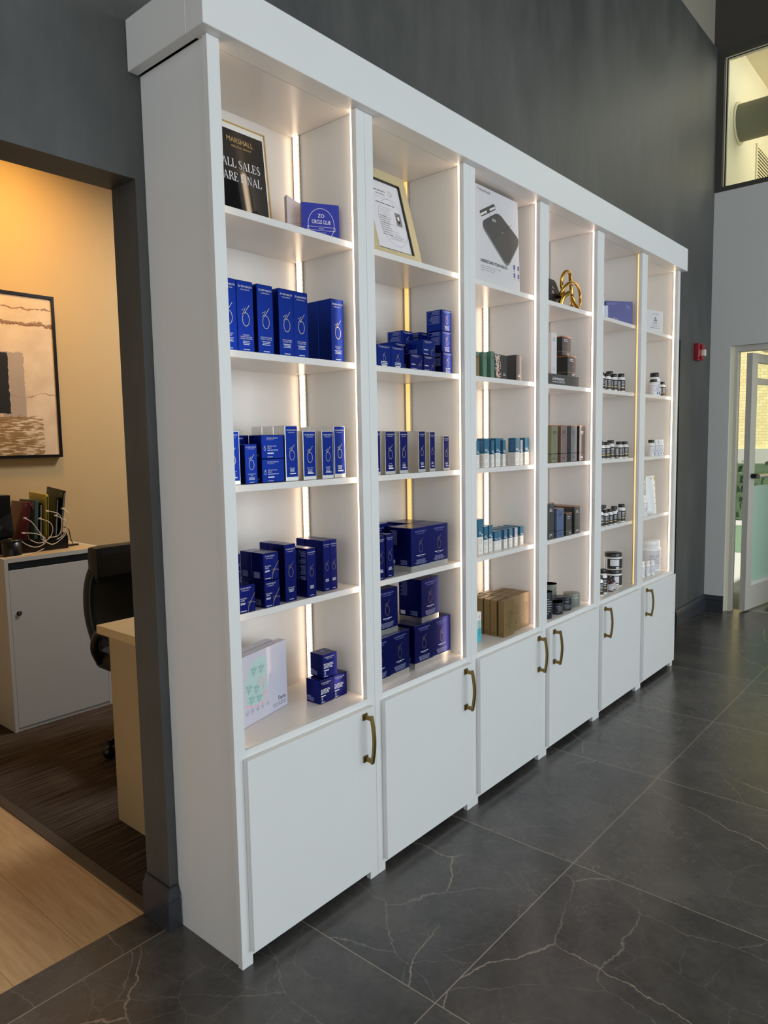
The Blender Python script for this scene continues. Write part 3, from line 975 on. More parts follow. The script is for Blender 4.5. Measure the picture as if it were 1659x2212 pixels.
m.tube([(0.70, 2.1, 1.02), (0.745, 2.14, 1.0), (0.765, 2.16, 0.94), (0.77, 2.15, 0.912), (0.735, 2.13, 0.91)], 0.0026, 'blackp', 6, smooth_pts=6)
m.box(0.735, 0.79, 2.12, 2.15, 0.906, 0.914, 'blackp')
tag(m.build('power_lead'), 'black power lead and plug behind the charging rack', 'cable')

dsk = empty('desk', (0.20, 0.15, 0))
MB().box(0, 1.5, 0, 0.655, 0.734, 0.768, 'woodtop', 0.003).build('desktop', dsk)
MB().box(0.004, 0.029, 0.02, 0.568, 0, 0.7335, 'panel').build('side_panel', dsk)
MB().box(1.46, 1.485, 0.02, 0.568, 0, 0.7335, 'panel').build('side_panel', dsk)
MB().box(0.03, 1.4595, 0.03, 0.048, 0.35, 0.7335, 'panel').build('modesty_panel', dsk)
tag(dsk, 'pale wood desk end behind the dark door jamb', 'desk')
ms = empty('computer_mouse', (0.375, 0.66, 0.7685))
m = MB()
m.lathe([(0.03, 0), (0.032, 0.008), (0.028, 0.02), (0.016, 0.029), (0.0, 0.031)], 'blackp', 24)
m.xform(Matrix.Scale(1.7, 4, (0, 1, 0)))
m.build('shell', ms)
tag(ms, 'black mouse on the desk next to the door jamb', 'mouse')


def chair():
    o = empty('office_chair', (0.74, 1.23, 0))
    m = MB()
    # winged backrest shell, leaning back
    rows = []
    for i in range(9):
        u = i / 8
        z = 0.43 + 0.52 * u
        y0 = 0.16 + 0.10 * u + 0.03 * sin(pi * u)
        hw = 0.235 + 0.03 * sin(pi * min(1, u * 1.15)) - (0.05 * max(0, u - 0.82) / 0.18)
        r = []
        for j in range(13):
            t = -1 + j / 6
            r.append((hw * t, y0 - 0.075 * t * t * (0.6 + 0.4 * u), z - 0.03 * t * t * (u > 0.9)))
        rows.append(r)
    vs = [p for r in rows for p in r] + [(p[0] * 1.02, p[1] + 0.075, p[2]) for r in rows for p in r]
    n, k = 13, 9
    fs = []
    for i in range(k - 1):
        for j in range(n - 1):
            a = i * n + j
            fs.append((a, a + 1, a + n + 1, a + n))
            b = a + n * k
            fs.append((b + 1, b, b + n, b + n + 1))
    for i in range(k - 1):
        a = i * n; b = a + n * k
        fs.append((b, a, a + n, b + n))
        a = i * n + n - 1; b = a + n * k
        fs.append((a, b, b + n, a + n))
    for j in range(n - 1):
        a = j; b = a + n * k
        fs.append((a + 1, a, b, b + 1))
        a = (k - 1) * n + j; b = a + n * k
        fs.append((a, a + 1, b + 1, b))
    m.add(vs, fs, 'blackl', True)
    ob = m.build('backrest', o)
    sb = ob.modifiers.new('round', 'SUBSURF'); sb.levels = 2; sb.render_levels = 2
    MB().box(-0.225, 0.225, 0.165, 0.262, 0.80, 0.985, 'blackl', 0.04).build('head_cushion', o)
    m = MB(); m.box(-0.25, 0.25, -0.27, 0.20, 0.40, 0.50, 'blackl', 0.045); m.build('seat', o)
    for s_ in (-1, 1):
        m = MB()
        m.tube([(s_ * 0.24, 0.14, 0.44), (s_ * 0.275, 0.12, 0.52), (s_ * 0.275, 0.05, 0.60), (s_ * 0.275, -0.16, 0.595), (s_ * 0.27, -0.19, 0.52), (s_ * 0.23, -0.17, 0.43)], 0.024, 'blackp', 10, smooth_pts=5)
        m.build('armrest', o)
    MB().lathe([(0.03, 0.09), (0.03, 0.25), (0.022, 0.25), (0.022, 0.40)], 'blackp', 16).build('gas_column', o)
    for i in range(5):
        a = 2 * pi * i / 5 + 0.5
        m = MB()
        m.tube([(0.02 * cos(a), 0.02 * sin(a), 0.11), (0.28 * cos(a), 0.28 * sin(a), 0.075)], 0.018, 'blackp', 8)
        leg = m.build('leg', o)
        m = MB()
        m.lathe([(0.008, -0.018), (0.027, -0.015), (0.03, 0), (0.027, 0.015), (0.008, 0.018)], 'blackp', 16)
        m.xform(Matrix.Translation((0.28 * cos(a), 0.28 * sin(a), 0.03)) @ Matrix.Rotation(a, 4, 'Z') @ Matrix.Rotation(radians(90), 4, 'X'))
        m.build('caster', leg)
    return tag(o, 'black leather office chair between cabinet and desk', 'chair')


chair()

# ================================================================ shelving
P_ = 0.576
YF = -0.3122
ZT = 2.4664
SHZ = [2.0815, 1.7110, 1.3490, 0.9925]
DECK = 0.6240
SW = 0.038
LED = {0: ('glow_w', 'led_w'), 1: ('glow_w', 'led_y'), 2: ('glow_p', 'led_w'), 3: ('glow_p', 'led_p'), 4: ('led_y', 'led_p'), 5: ('glow_w', 'led_w')}


def handle_mb(hx):
    m = MB()
    y = YF - 0.0205
    for z in (0.441, 0.581):
        m.box(hx - 0.011, hx + 0.011, y - 0.004, y - 0.0003, z - 0.011, z + 0.011, 'brass', 0.001)
        m.prism([(hx - 0.005, z - 0.006), (hx + 0.005, z - 0.006), (hx + 0.005, z + 0.006), (hx - 0.005, z + 0.006)], y - 0.030, y - 0.0035, 'brass')
    n = 12
    for i in range(n):
        z0 = 0.432 + 0.158 * i / n
        z1 = 0.432 + 0.158 * (i + 1) / n
        b0 = y - 0.026 - 0.010 * sin(pi * i / n)
        b1 = y - 0.026 - 0.010 * sin(pi * (i + 1) / n)
        q = [(b0, z0), (b0 - 0.008, z0), (b1 - 0.008, z1), (b1, z1)]
        a_, c_ = hx - 0.0055, hx + 0.0055
        vs = [(a_, p[0], p[1]) for p in q] + [(c_, p[0], p[1]) for p in q]
        fs = [(0, 1, 2, 3), (7, 6, 5, 4), (1, 5, 6, 2), (0, 3, 7, 4)]
        if i == 0: fs.append((0, 4, 5, 1))
        if i == n - 1: fs.append((3, 2, 6, 7))
        m.add(vs, fs, 'brass')
    return m


ORD = ['leftmost', 'second from left', 'third from left', 'fourth from left', 'fifth from left', 'rightmost']
WHAT = ['with the sales sign', 'with the gold framed certificate', 'with the scale carton', 'with the gold knot sculpture', 'with the amber front light strip', 'at the far end by the doorway']
for i in range(6):
    o = empty('shelf_cabinet', (i * P_, 0, 0))
    m = MB()
    e = 0.0004
    m.box(e, SW, YF, YF + 0.0195, 0, ZT - e, 'white', 0.0008)
    m.box(P_ - SW, P_ - e, YF, YF + 0.0195, 0, ZT - e, 'white', 0.0008)
    m.box(SW, P_ - SW, YF + 0.0003, YF + 0.0195, 0.027, 0.07, 'white')
    m.box(SW, P_ - SW, YF + 0.0003, YF + 0.0195, 0.575, DECK, 'white')
    m.build('face_frame', o)
    for x0 in (e + (0.006 if i == 0 else 0), P_ - 0.019):
        x1 = 0.0195 if x0 < 0.1 else P_ - e
        MB().box(x0, x1, YF + 0.020, -0.0012, 0, ZT - e, 'white').build('side_panel', o)
    MB().box(0.02, P_ - 0.0195, -0.009, -0.0012, 0.05, ZT + 0.012, 'white_in').build('back_panel', o)
    MB().box(0.02, P_ - 0.0195, -0.2714, -0.0095, ZT, ZT + 0.012, 'white_in').build('top_panel', o)
    MB().box(0.02, P_ - 0.0195, YF + 0.020, -0.0095, DECK - 0.019, DECK, 'white_in').build('bottom_shelf', o)
    MB().box(0.02, P_ - 0.0195, YF + 0.020, -0.0095, 0.06, 0.075, 'white_in').build('base_panel', o)
    for z in SHZ:
        MB().box(0.02, P_ - 0.0200, -0.275, -0.0095, z - 0.019, z, 'white_in', 0.0006).build('shelf', o)
    dmb = MB().box(0.0285, 0.5487, YF - 0.0200, YF - 0.0005, 0.0455, 0.602, 'white', 0.001)
    d = dmb.build('door', o)
    hx = 0.5005 if i < 3 else (0.0695 if i == 3 else 0.054)
    handle_mb(hx).build('handle', d)
    fr, bk = LED[i]
    # diode strips in aluminium channels: front right, front left (assumed, hidden), back right corner
    for nm, x0, x1, s_ in (('r', P_ - 0.0325, P_ - 0.024, 1), ('l', 0.024, 0.0325, -1)):
        ch = MB()
        if s_ == 1: ch.box(P_ - 0.0235, P_ - 0.0205, -0.2915, -0.2765, DECK + 0.001, ZT - 0.002, 'alu')
        else: ch.box(0.0205, 0.0235, -0.2915, -0.2765, DECK + 0.001, ZT - 0.002, 'alu')
        ch = ch.build('light_channel', o)
        MB().box(x0, x1, -0.2912, -0.2830, DECK + 0.002, ZT - 0.004, fr if s_ == 1 else ('glow_p' if fr == 'led_y' else fr)).build('diode_strip', ch)
    zs = [DECK] + SHZ[::-1] + [ZT]
    ch = MB()
    for a, b in zip(zs[:-1], zs[1:]):
        b2 = b - 0.0195 if b < ZT else b
        ch.box(P_ - 0.0240, P_ - 0.0200, -0.0455, -0.0145, a + 0.0004, b2 - 0.0004, 'alu')
    ch = ch.build('light_channel', o)
    m = MB()
    for a, b in zip(zs[:-1], zs[1:]):
        b2 = b - 0.0195 if b < ZT else b
        m.box(P_ - 0.0285, P_ - 0.0245, -0.0380, -0.0215, a + 0.001, b2 - 0.001, bk)
    m.build('diode_strip', ch)
    tag(o, 'white open shelf cabinet with lower door, ' + ORD[i] + ', ' + WHAT[i], 'cabinet', 'white lit shelf cabinets along the dark wall')

CO = 0.0308
m = MB()
XE = 6 * P_
m.box(-CO, XE + CO, YF - CO, -0.272, ZT, ZT + 0.1325, 'white', 0.0015)
m.box(-CO, 0.0, -0.2718, -0.001, ZT, ZT + 0.1325, 'white', 0.0015)
m.box(XE, XE + CO, -0.2718, -0.001, ZT, ZT + 0.1325, 'white', 0.0015)
m.box(0.0003, XE - 0.0003, -0.2718, -0.001, ZT + 0.118, ZT + 0.1325, 'white')
tag(m.build('cornice'), 'long white cornice box running over all the shelf cabinets', 'cornice')

# ================================================================ merchandise
E_ = 0.0003          # ink thickness above a face


def logo(m, xc, zc, h, y, mt, wd=None):
    """thin oval with a zigzag flourish rising to the upper right"""
    wd = wd or h * 0.022
    q = lambda a, b: (xc + a * h, zc + b * h)
    pts = [q(0.01 + 0.20 * cos(radians(a)), -0.185 + 0.305 * sin(radians(a))) for a in range(140, 140 + 331, 15)]
    m.stroke(pts, wd, y, mt)
    m.stroke([q(-0.22, 0.21), q(0.0, 0.35), q(-0.19, 0.01)], wd, y, mt)
    m.stroke([q(0.23, 0.49), q(-0.09, 0.06)], wd, y, mt)
    return m


def bars(m, xc, z, wd, n, dz, y, mt, align='C', th=None):
    """lines of print too small to read"""
    random.seed(int(abs(xc * 7919 + z * 10007)) + n)
    th = th or dz * 0.42
    for i in range(n):
        k = random.uniform(0.62, 1.0) * wd
        x0 = xc - k / 2 if align == 'C' else xc
        a = x0
        while a < x0 + k:
            b = min(x0 + k, a + random.uniform(0.12, 0.3) * wd)
            m.rect(a, b, z - i * dz, z - i * dz + th, y, mt)
            a = b + 0.03 * wd
    return m


def skin_print(m, w_, h, y=-E_, lg=0.34, lz=0.52, title=None, top=True, foot=True, ink='print_g', tx='print_w'):
    xc = w_ / 2
    if top:
        m.text('ZO SKIN HEALTH', xc, h * 0.905, y, tx, width=w_ * 0.82, height=min(w_ * 0.10, h * 0.034))
        m.text('BY ZEIN OBAGI MD', xc, h * 0.868, y, tx, width=w_ * 0.56, height=min(w_ * 0.055, h * 0.02))
    if lg: logo(m, xc, h * lz, min(h * lg, w_ * 1.04), y, ink)
    z = h * 0.235
    for i, t in enumerate(title or []):
        m.text(t, xc, z - i * w_ * 0.09, y, tx, width=w_ * min(0.72, 0.042 * len(t)), height=w_ * 0.062)
    k = len(title or [])
    bars(m, xc, z - k * w_ * 0.09 - w_ * 0.02, w_ * 0.55, 3 if k else 4, w_ * 0.075, y, tx)
    if foot: bars(m, xc, h * 0.035, w_ * 0.45, 1, w_ * 0.08, y, tx)
    return m


def tall_carton(title, w_=0.0565, d=0.056, h=0.192):
    def mk():
        m = MB().box(0, w_, 0, d, 0, h, 'blue', 0.0014)
        skin_print(m, w_, h, title=title)
        return m.build('tall_carton')
    return mk


def silver_carton(w_, d, h, title=None, front='blue'):
    """silver-sided carton with a blue printed front panel"""
    def mk():
        m = MB().box(0, w_, 0, d, 0, h, 'silver', 0.0010)
        b = 0.0022
        m.rect(b, w_ - b, h * 0.075, h - 0.002, -0.0002, front)
        s_ = len(m.v)
        skin_print(m, w_ - 2 * b, h, y=-0.0005, title=title, foot=False)
        m.rect(w_ * 0.26, w_ * 0.74, h * 0.125, h * 0.145, -0.0005, 'print_w')
        for i in range(s_, len(m.v)): m.v[i] = (m.v[i][0] + b, m.v[i][1], m.v[i][2])
        # fold-in bottom flap of the band
        m.rect(w_ * 0.15, w_ * 0.85, 0.0015, h * 0.02, -0.0003, 'silver')
        return m.build('silver_edged_carton')
    return mk


def plain_carton(w_, d, h, mt='blue2', lg=0.40, lz=0.5, title=None, side=False, top=True, ink=None, name='blue_carton', foot=True):
    def mk():
        m = MB().box(0, w_, 0, d, 0, h, mt, 0.0014)
        skin_print(m, w_, h, lg=lg, lz=lz, title=title, top=top, ink=ink or ('print_gd' if mt == 'blue2' else 'print_g'), foot=foot)
        if side:
            x = -E_
            fr = 'print_lb'
            y0, y1, z0, z1 = d * 0.12, d * 0.9, h * 0.36, h * 0.94
            if side == 2: z0, z1 = h * 0.18, h * 0.90
            for a in ((y0, y1, z0, z0 + .001), (y0, y1, z1, z1 + .001), (y0, y0 + .001, z0, z1), (y1, y1 + .001, z0, z1)):
                m.xrect(a[0], a[1], a[2], a[3], x, fr)
            n = int((z1 - z0) / 0.0034)
            random.seed(n)
            for i in range(n):
                if random.random() < 0.12: continue
                m.xrect(y0 + d * 0.06, y1 - d * 0.06 * random.uniform(1, 5), z0 + 0.002 + i * 0.0034, z0 + 0.0036 + i * 0.0034, x, fr)
        return m.build(name)
    return mk


def creme_carton(w_=0.056, d=0.052, h=0.0785, title=('RECOVERY', 'CREME'), off=0.035, mt='blue2'):
    """squat carton, big cropped logo at the lower right"""
    def mk():
        m = MB().box(0, w_, 0, d, 0, h, mt, 0.0014)
        m.text('ZO SKIN HEALTH', w_ * 0.10, h * 0.86, -E_, 'print_w', width=w_ * 0.62, height=h * 0.05, align='L')
        m.text('BY ZEIN OBAGI MD', w_ * 0.18, h * 0.79, -E_, 'print_w', width=w_ * 0.42, height=h * 0.032, align='L')
        hh = h * 0.80
        q = lambda a, b: (w_ * 0.82 + a * hh, h * 0.22 + b * hh)
        arc = [q(0.0 + 0.24 * cos(radians(a)), -0.06 + 0.24 * sin(radians(a))) for a in range(178, 34, -12)]
        arc = [(min(p[0], w_ - 0.001), max(p[1], 0.001)) for p in arc]
        m.stroke(arc, hh * 0.023, -E_, 'print_gd')
        m.stroke([q(-0.28, 0.16), q(-0.06, 0.26), q(-0.24, -0.05), q(-0.26, -0.25)], hh * 0.023, -E_, 'print_gd')
        m.stroke([q(-0.20, 0.10), (w_ - 0.0012, h * 0.66)], hh * 0.023, -E_, 'print_gd')
        for i, t in enumerate(title or []):
            m.text(t, w_ * 0.08, h * 0.50 - i * h * 0.07, -E_, 'print_w', height=h * 0.046, align='L', width=w_ * 0.05 * len(t))
        m.rect(w_ * 0.08, w_ * 0.38, h * 0.345, h * 0.37, -E_, 'print_w')
        bars(m, w_ * 0.08, h * 0.31, w_ * 0.34, 1, h * 0.05, -E_, 'print_w', 'L')
        bars(m, w_ * 0.08, h * 0.06, w_ * 0.45, 1, h * 0.06, -E_, 'print_w', 'L')
        for i in range(8):
            m.xrect(d * 0.35, d * (0.9 - 0.05 * (i % 3)), h * 0.08 + i * 0.0022, h * 0.08 + i * 0.0022 + 0.0011, -E_, 'print_lb')
        return m.build('creme_carton')
    return mk


def serum_carton():
    w_, d, h = 0.082, 0.058, 0.0675
    m = MB().box(0, w_, 0, d, 0, h, 'blue', 0.0018)
    m.text('ZO SKIN HEALTH', w_ * 0.22, h * 0.84, -E_, 'print_w', width=w_ * 0.5, height=h * 0.06, align='L')
    m.text('BY ZEIN OBAGI MD', w_ * 0.22, h * 0.78, -E_, 'print_w', width=w_ * 0.3, height=h * 0.032, align='L')
    logo(m, w_ * 0.12, h * 0.45, h * 0.22, -E_, 'print_w', 0.0008)
    m.text('GROWTH FACTOR', w_ * 0.24, h * 0.50, -E_, 'print_w', width=w_ * 0.42, height=h * 0.05, align='L')
    m.text('SERUM', w_ * 0.24, h * 0.42, -E_, 'print_w', width=w_ * 0.18, height=h * 0.05, align='L')
    bars(m, w_ * 0.24, h * 0.345, w_ * 0.55, 1, h * 0.06, -E_, 'print_w', 'L')
    m.rect(w_ * 0.24, w_ * 0.52, h * 0.20, h * 0.255, -E_, 'print_w')
    bars(m, w_ * 0.24, h * 0.06, w_ * 0.28, 1, h * 0.06, -E_, 'print_w', 'L')
    for i in range(2):
        m.xrect(d * (0.25 + 0.25 * i), d * (0.42 + 0.25 * i), h * 0.1, h * 0.2, -E_, 'print_lb')
    return m.build('serum_carton')


def cube_carton():
    w_, d, h = 0.0635, 0.0625, 0.0770
    m = MB().box(0, w_, 0, d, 0, h, 'blue2', 0.0014)
    m.text('ZO SKIN HEALTH', w_ * 0.12, h * 0.85, -E_, 'print_w', width=w_ * 0.66, height=h * 0.05, align='L')
    m.text('BY ZEIN OBAGI MD', w_ * 0.25, h * 0.79, -E_, 'print_w', width=w_ * 0.4, height=h * 0.03, align='L')
    bars(m, w_ * 0.08, h * 0.58, w_ * 0.78, 4, h * 0.055, -E_, 'print_w', 'L')
    m.rect(w_ * 0.08, w_ * 0.42, h * 0.30, h * 0.335, -E_, 'print_w')
    logo(m, w_ * 0.16, h * 0.19, h * 0.17, -E_, 'print_w', 0.0008)
    bars(m, w_ * 0.08, h * 0.05, w_ * 0.4, 1, h * 0.05, -E_, 'print_w', 'L')
    for i in range(3):
        m.xrect(d * (0.68 + 0.09 * i), d * (0.74 + 0.09 * i), h * 0.24, h * 0.30, -E_, 'print_lb')
    for i in range(6):
        m.xrect(d * (0.42 + 0.04 * (i % 2)), d * 0.94, h * 0.07 + i * 0.0024, h * 0.07 + i * 0.0024 + 0.0012, -E_, 'print_lb')
    s_ = len(m.v)
    logo(m, 0.0, 0.0, h * 0.22, 0, 'print_w', 0.0008)
    m.xform(Matrix.Translation((w_ * 0.5, d * 0.6, h + E_)) @ Matrix.Rotation(radians(-90), 4, 'X'), s_)
    return m.build('cube_carton')


def kit_box(w_, d, h, band='silver', mt='blue2'):
    """lift-off blue lid over a bare silver tray"""
    def mk():
        o = empty('kit_box')
        b = 0.021
        MB().box(0.0012, w_ - 0.0012, 0.0012, d - 0.0012, 0, b - 0.0003, band).build('base_tray', o)
        m = MB().box(0, w_, 0, d, b, h, mt, 0.0012)
        s_ = len(m.v)
        hh = h - b
        m.text('ZO SKIN HEALTH', w_ / 2, b + hh * 0.875, -E_, 'print_lb', width=w_ * 0.58, height=hh * 0.042)
        m.text('BY ZEIN OBAGI MD', w_ / 2, b + hh * 0.825, -E_, 'print_lb', width=w_ * 0.40, height=hh * 0.025)
        logo(m, w_ * 0.5, b + hh * 0.53, hh * 0.39, -E_, 'print_gd', hh * 0.008)
        bars(m, w_ * 0.5, b + hh * 0.258, w_ * 0.62, 1, hh * 0.03, -E_, 'print_w', 'C', hh * 0.014)
        bars(m, w_ / 2, b + hh * 0.228, w_ * 0.34, 1, hh * 0.03, -E_, 'print_d', 'C', hh * 0.009)
        bars(m, w_ / 2, b + hh * 0.145, w_ * 0.66, 5, hh * 0.026, -E_, 'print_d', 'C', hh * 0.009)
        for i in range(14):
            m.xrect(d * 0.62, d * (0.94 - 0.03 * (i % 4)), b + hh * 0.55 + i * hh * 0.027, b + hh * 0.56 + i * hh * 0.027, -E_, 'print_lb')
        for i in range(5):
            m.xrect(d * 0.18, d * (0.5 - 0.03 * (i % 3)), b + hh * 0.04 + i * hh * 0.025, b + hh * 0.05 + i * hh * 0.025, -E_, 'print_lb')
        m.xrect(d * 0.72, d * 0.93, b + hh * 0.04, b + hh * 0.14, -E_, 'print_w')
        m.build('lid', o)
        return o
    return mk


G = 0.0006           # clearance above a shelf
Z1, Z2, Z3, Z4, ZD = [z + G for z in SHZ] + [DECK + G]

# ---- first bay, top shelf: sign, plaques
sg = empty('framed_sign', (0.184, -0.0615, Z1 + 0.0018))
sg.rotation_euler = (radians(-5.5), 0, 0)
SGW, SGH = 0.236, 0.346
m = MB()
for a in ((0, SGW, 0, 0.003), (0, SGW, SGH - 0.003, SGH), (0, 0.003, 0.003, SGH - 0.003), (SGW - 0.003, SGW, 0.003, SGH - 0.003)):
    m.box(a[0], a[1], 0, 0.014, a[2], a[3], 'print_go')
m.build('frame', sg)
m = MB()
m.box(0.0032, SGW - 0.0032, 0.004, 0.013, 0.0032, SGH - 0.0032, 'wcard')
m.rect(0.010, SGW - 0.010, 0.0065, SGH - 0.020, 0.0037, 'signk')
yk = 0.0034
xc = 0.105
m.text('MARSHALL', 0.136, 0.290, yk, 'print_go', width=0.100, height=0.0165)
m.text('MEDICAL GROUP', 0.140, 0.276, yk, 'print_go', width=0.076, height=0.006)


def serif(m, s, x, z, h, y, mt):
    """roman capitals with serifs"""
    T, t_ = 0.13 * h, 0.045 * h
    B = lambda a, b, c, d: m.rect(x + a * h, x + b * h, z + c * h, z + d * h, y, mt)
    for ch in s:
        if ch == ' ':
            x += 0.3 * h
            continue
        if ch in 'ILEFR':
            B(.08, .21, 0, 1)
            if ch in 'IFR': B(0, .29, 0, .04)
            else: B(0, .2, 0, .04)
            if ch in 'IL': B(0, .29, .96, 1)
            else: B(0, .2, .96, 1)
        if ch == 'L':
            B(.2, .58, 0, .045); m.poly([(x + .58 * h, z), (x + .60 * h, z + .27 * h), (x + .565 * h, z + .27 * h), (x + .45 * h, z + .04 * h)], y, mt); wd = .64
        if ch in 'EF':
            B(.2, .55, .955, 1); m.poly([(x + .55 * h, z + h), (x + .45 * h, z + .96 * h), (x + .54 * h, z + .76 * h), (x + .57 * h, z + .76 * h)], y, mt)
            B(.2, .42, .49, .535); B(.40, .44, .38, .64); wd = .60
        if ch == 'E':
            B(.2, .58, 0, .045); m.poly([(x + .57 * h, z), (x + .61 * h, z + .26 * h), (x + .58 * h, z + .26 * h), (x + .45 * h, z + .04 * h)], y, mt); wd = .66
        if ch == 'I': wd = .33
        if ch == 'A':
            m.poly([(x + .08 * h, z), (x + .125 * h, z), (x + .395 * h, z + .86 * h), (x + .36 * h, z + 1.0 * h)], y, mt)
            m.poly([(x + .34 * h, z + 1.0 * h), (x + .40 * h, z + 1.0 * h), (x + .73 * h, z), (x + .585 * h, z)], y, mt)
            B(.2, .56, .31, .35); B(0, .24, 0, .035); B(.5, .80, 0, .035); wd = .79
        if ch == 'N':
            B(.10, .145, 0, 1); B(.60, .645, .0, 1)
            m.poly([(x + .02 * h, z + h), (x + .20 * h, z + h), (x + .645 * h, z + .0 * h), (x + .60 * h, z)], y, mt)
            B(0, .25, 0, .035); B(.50, .75, .965, 1); wd = .78
        if ch == 'R':
            a = [(x + (.34 + .19 * cos(radians(k))) * h, z + (.745 + .235 * sin(radians(k))) * h) for k in range(90, -91, -15)]
            a = [(x + .2 * h, a[0][1])] + a + [(x + .2 * h, a[-1][1])]
            n = len(a)
            m.stroke(a, [t_] * 2 + [t_ + (T - t_) * sin(pi * k / (n - 5)) for k in range(n - 4)] + [t_] * 2, y, mt)
            m.poly([(x + .32 * h, z + .5 * h), (x + .45 * h, z + .5 * h), (x + .74 * h, z), (x + .60 * h, z)], y, mt); B(.58, .76, 0, .035); wd = .72
        if ch == 'S':
            a = [(.46, .78), (.42, .92), (.28, .98), (.13, .92), (.10, .76), (.18, .62), (.32, .50), (.44, .38), (.48, .24), (.42, .08), (.26, .02), (.12, .08), (.07, .24)]
            m.stroke([(x + p[0] * h, z + p[1] * h) for p in a], [.03 * h, .05 * h, .05 * h, .07 * h, .10 * h, .13 * h, .14 * h, .13 * h, .10 * h, .07 * h, .05 * h, .05 * h, .03 * h], y, mt); wd = .56
        x += (wd + 0.02) * h
    return x


x_end = serif(MB(), 'ALL SALES', 0, 0, 1.0, 0, 'print_w')
k = 0.147 / x_end
serif(m, 'ALL SALES', 0.060, 0.213, k, yk, 'print_w')
serif(m, 'ARE FINAL', 0.061, 0.172, k, yk, 'print_w')
m.ring(0.012, 0.052, 0.028, 0.028, 0.0012, yk, 'print_w')
m.build('printed_sheet', sg)
MB().box(0.10, 0.14, 0.0145, 0.017, 0.012, 0.22, 'blackp').build('easel_back', sg)
tag(sg, 'black framed sign with white capitals on the top shelf at the left', 'sign')

pq = empty('award_plaque', (0.432, -0.176, Z1), radians(-28))
MB().box(0, 0.121, 0, 0.018, 0, 0.116, 'plblue', 0.0008).build('block', pq)
m = MB()
m.ring(0.062, 0.052, 0.042, 0.049, 0.0011, -E_, 'print_w', 40)
m.text('ZO', 0.062, 0.074, -E_, 'print_w', height=0.011)
m.text('CIRCLE CLUB', 0.062, 0.055, -E_, 'print_w', width=0.060, height=0.012)
m.rect(0.017, 0.107, 0.0455, 0.0462, -E_, 'print_w').rect(0.017, 0.107, 0.0350, 0.0357, -E_, 'print_w')
m.stroke([(0.019, 0.0455), (0.0165, 0.0405), (0.019, 0.0355)], 0.0008, -E_, 'print_w').stroke([(0.105, 0.0455), (0.1075, 0.0405), (0.105, 0.0355)], 0.0008, -E_, 'print_w')
bars(m, 0.062, 0.0385, 0.022, 1, 0.01, -E_, 'print_lb')
m.text('MEMBER', 0.062, 0.0255, -E_, 'print_lb', width=0.032, height=0.005)
m.build('engraving', pq)
tag(pq, 'glossy blue square award plaque with white circle, on the top shelf', 'plaque')
pq = empty('award_plaque', (0.414, -0.130, Z1), radians(-20))
m = MB()
m.prism([(0, 0), (0.105, 0), (0.105, 0.094), (0.0, 0.142)], 0, 0.02, 'mauve')
m.build('block', pq)
m = MB()
m.stroke([(0.014, 0.075), (0.02, 0.09), (0.03, 0.08), (0.04, 0.092)], 0.0008, -E_, 'print_gr')
bars(m, 0.012, 0.06, 0.05, 4, 0.008, -E_, 'print_gr', 'L', 0.001)
m.build('engraving', pq)
tag(pq, 'frosted pale plaque with slanted top, left of the blue plaque', 'plaque')

# ---- first bay, second shelf: tall cartons
g = 'tall blue cleanser cartons under the sales sign'
Y = -0.252
for x, y, key, tt, l_ in [
        (0.0535, Y, 'ta', ('EXFOLIATING', 'CLEANSER'), 'tall blue carton half hidden by the left stile, under the sales sign'),
        (0.1115, Y, 'tb', ('BALANCING', 'CLEANSING EMULSION', 'NORMAL TO OILY SKIN'), 'second tall blue carton from the left in the row under the sales sign'),
        (0.1825, Y, 'tc', ('HYDRATING CLEANSER', 'NORMAL TO DRY SKIN'), 'third tall blue carton from the left, dark gap beside it, under the sign'),
        (0.2610, Y, 'td', ('GENTLE CLEANSER', 'ALL SKIN TYPES'), 'tall blue carton left of the two touching gentle cleanser cartons'),
        (0.3182, Y, 'td', None, 'tall blue carton with the plain blue sides of others to its right'),
        (0.4730, Y, 'ta', None, 'tall blue carton at the right end of the row, beside the light strip'),
        (0.4730, Y + 0.0572, 'ta', None, 'tall blue carton standing behind the right end carton, only its plain side seen')]:
    put(key, tall_carton(tt), x, y, Z2, l_, 'carton', g)

# ---- first bay, third shelf
g = 'silver edged cartons on the middle shelf of the leftmost cabinet'
s1 = silver_carton(0.0492, 0.0495, 0.1625)
s1b = silver_carton(0.0525, 0.050, 0.147, ('FIRMING SERUM',))
s1c = silver_carton(0.0490, 0.050, 0.147, ('DAILY POWER', 'DEFENSE'))
Y = -0.262
for x, y, k, mk, l_ in [
        (0.0425, Y, 's147', s1b, 'silver edged blue carton nearly hidden by the left stile, middle shelf'),
        (0.2605, Y, 's162', s1, 'tallest silver edged blue carton right of the two stacked serum cartons'),
        (0.2605, Y + 0.0510, 's162', s1, 'silver side of a carton directly behind the tallest silver edged one'),
        (0.2605, Y + 0.1020, 's162', s1, 'silver side of a carton rearmost behind the serum cartons'),
        (0.3270, Y - 0.004, 's147', s1b, 'shorter silver edged blue carton, left of the pair, middle shelf'),
        (0.4075, Y - 0.002, 's147c', s1c, 'shorter silver edged blue carton, right of the pair, middle shelf'),
        (0.4665, Y + 0.004, 's162', s1, 'tall silver edged carton beside the light strip, middle shelf left'),
        (0.4665, Y + 0.055, 's162', s1, 'silver side seen behind the carton beside the light strip'),
        (0.4665, Y + 0.106, 's162', s1, 'rearmost silver carton behind the carton beside the light strip')]:
    put(k, mk, x, y, Z3, l_, 'carton', g)
put('eye', plain_carton(0.0425, 0.040, 0.1105, 'blue', 0.42, 0.55, ('EYE BRIGHTENING', 'CREME'), name='blue_carton'), 0.1115, -0.2635, Z3, 'small upright blue carton in front of the purple glinting carton', 'carton')
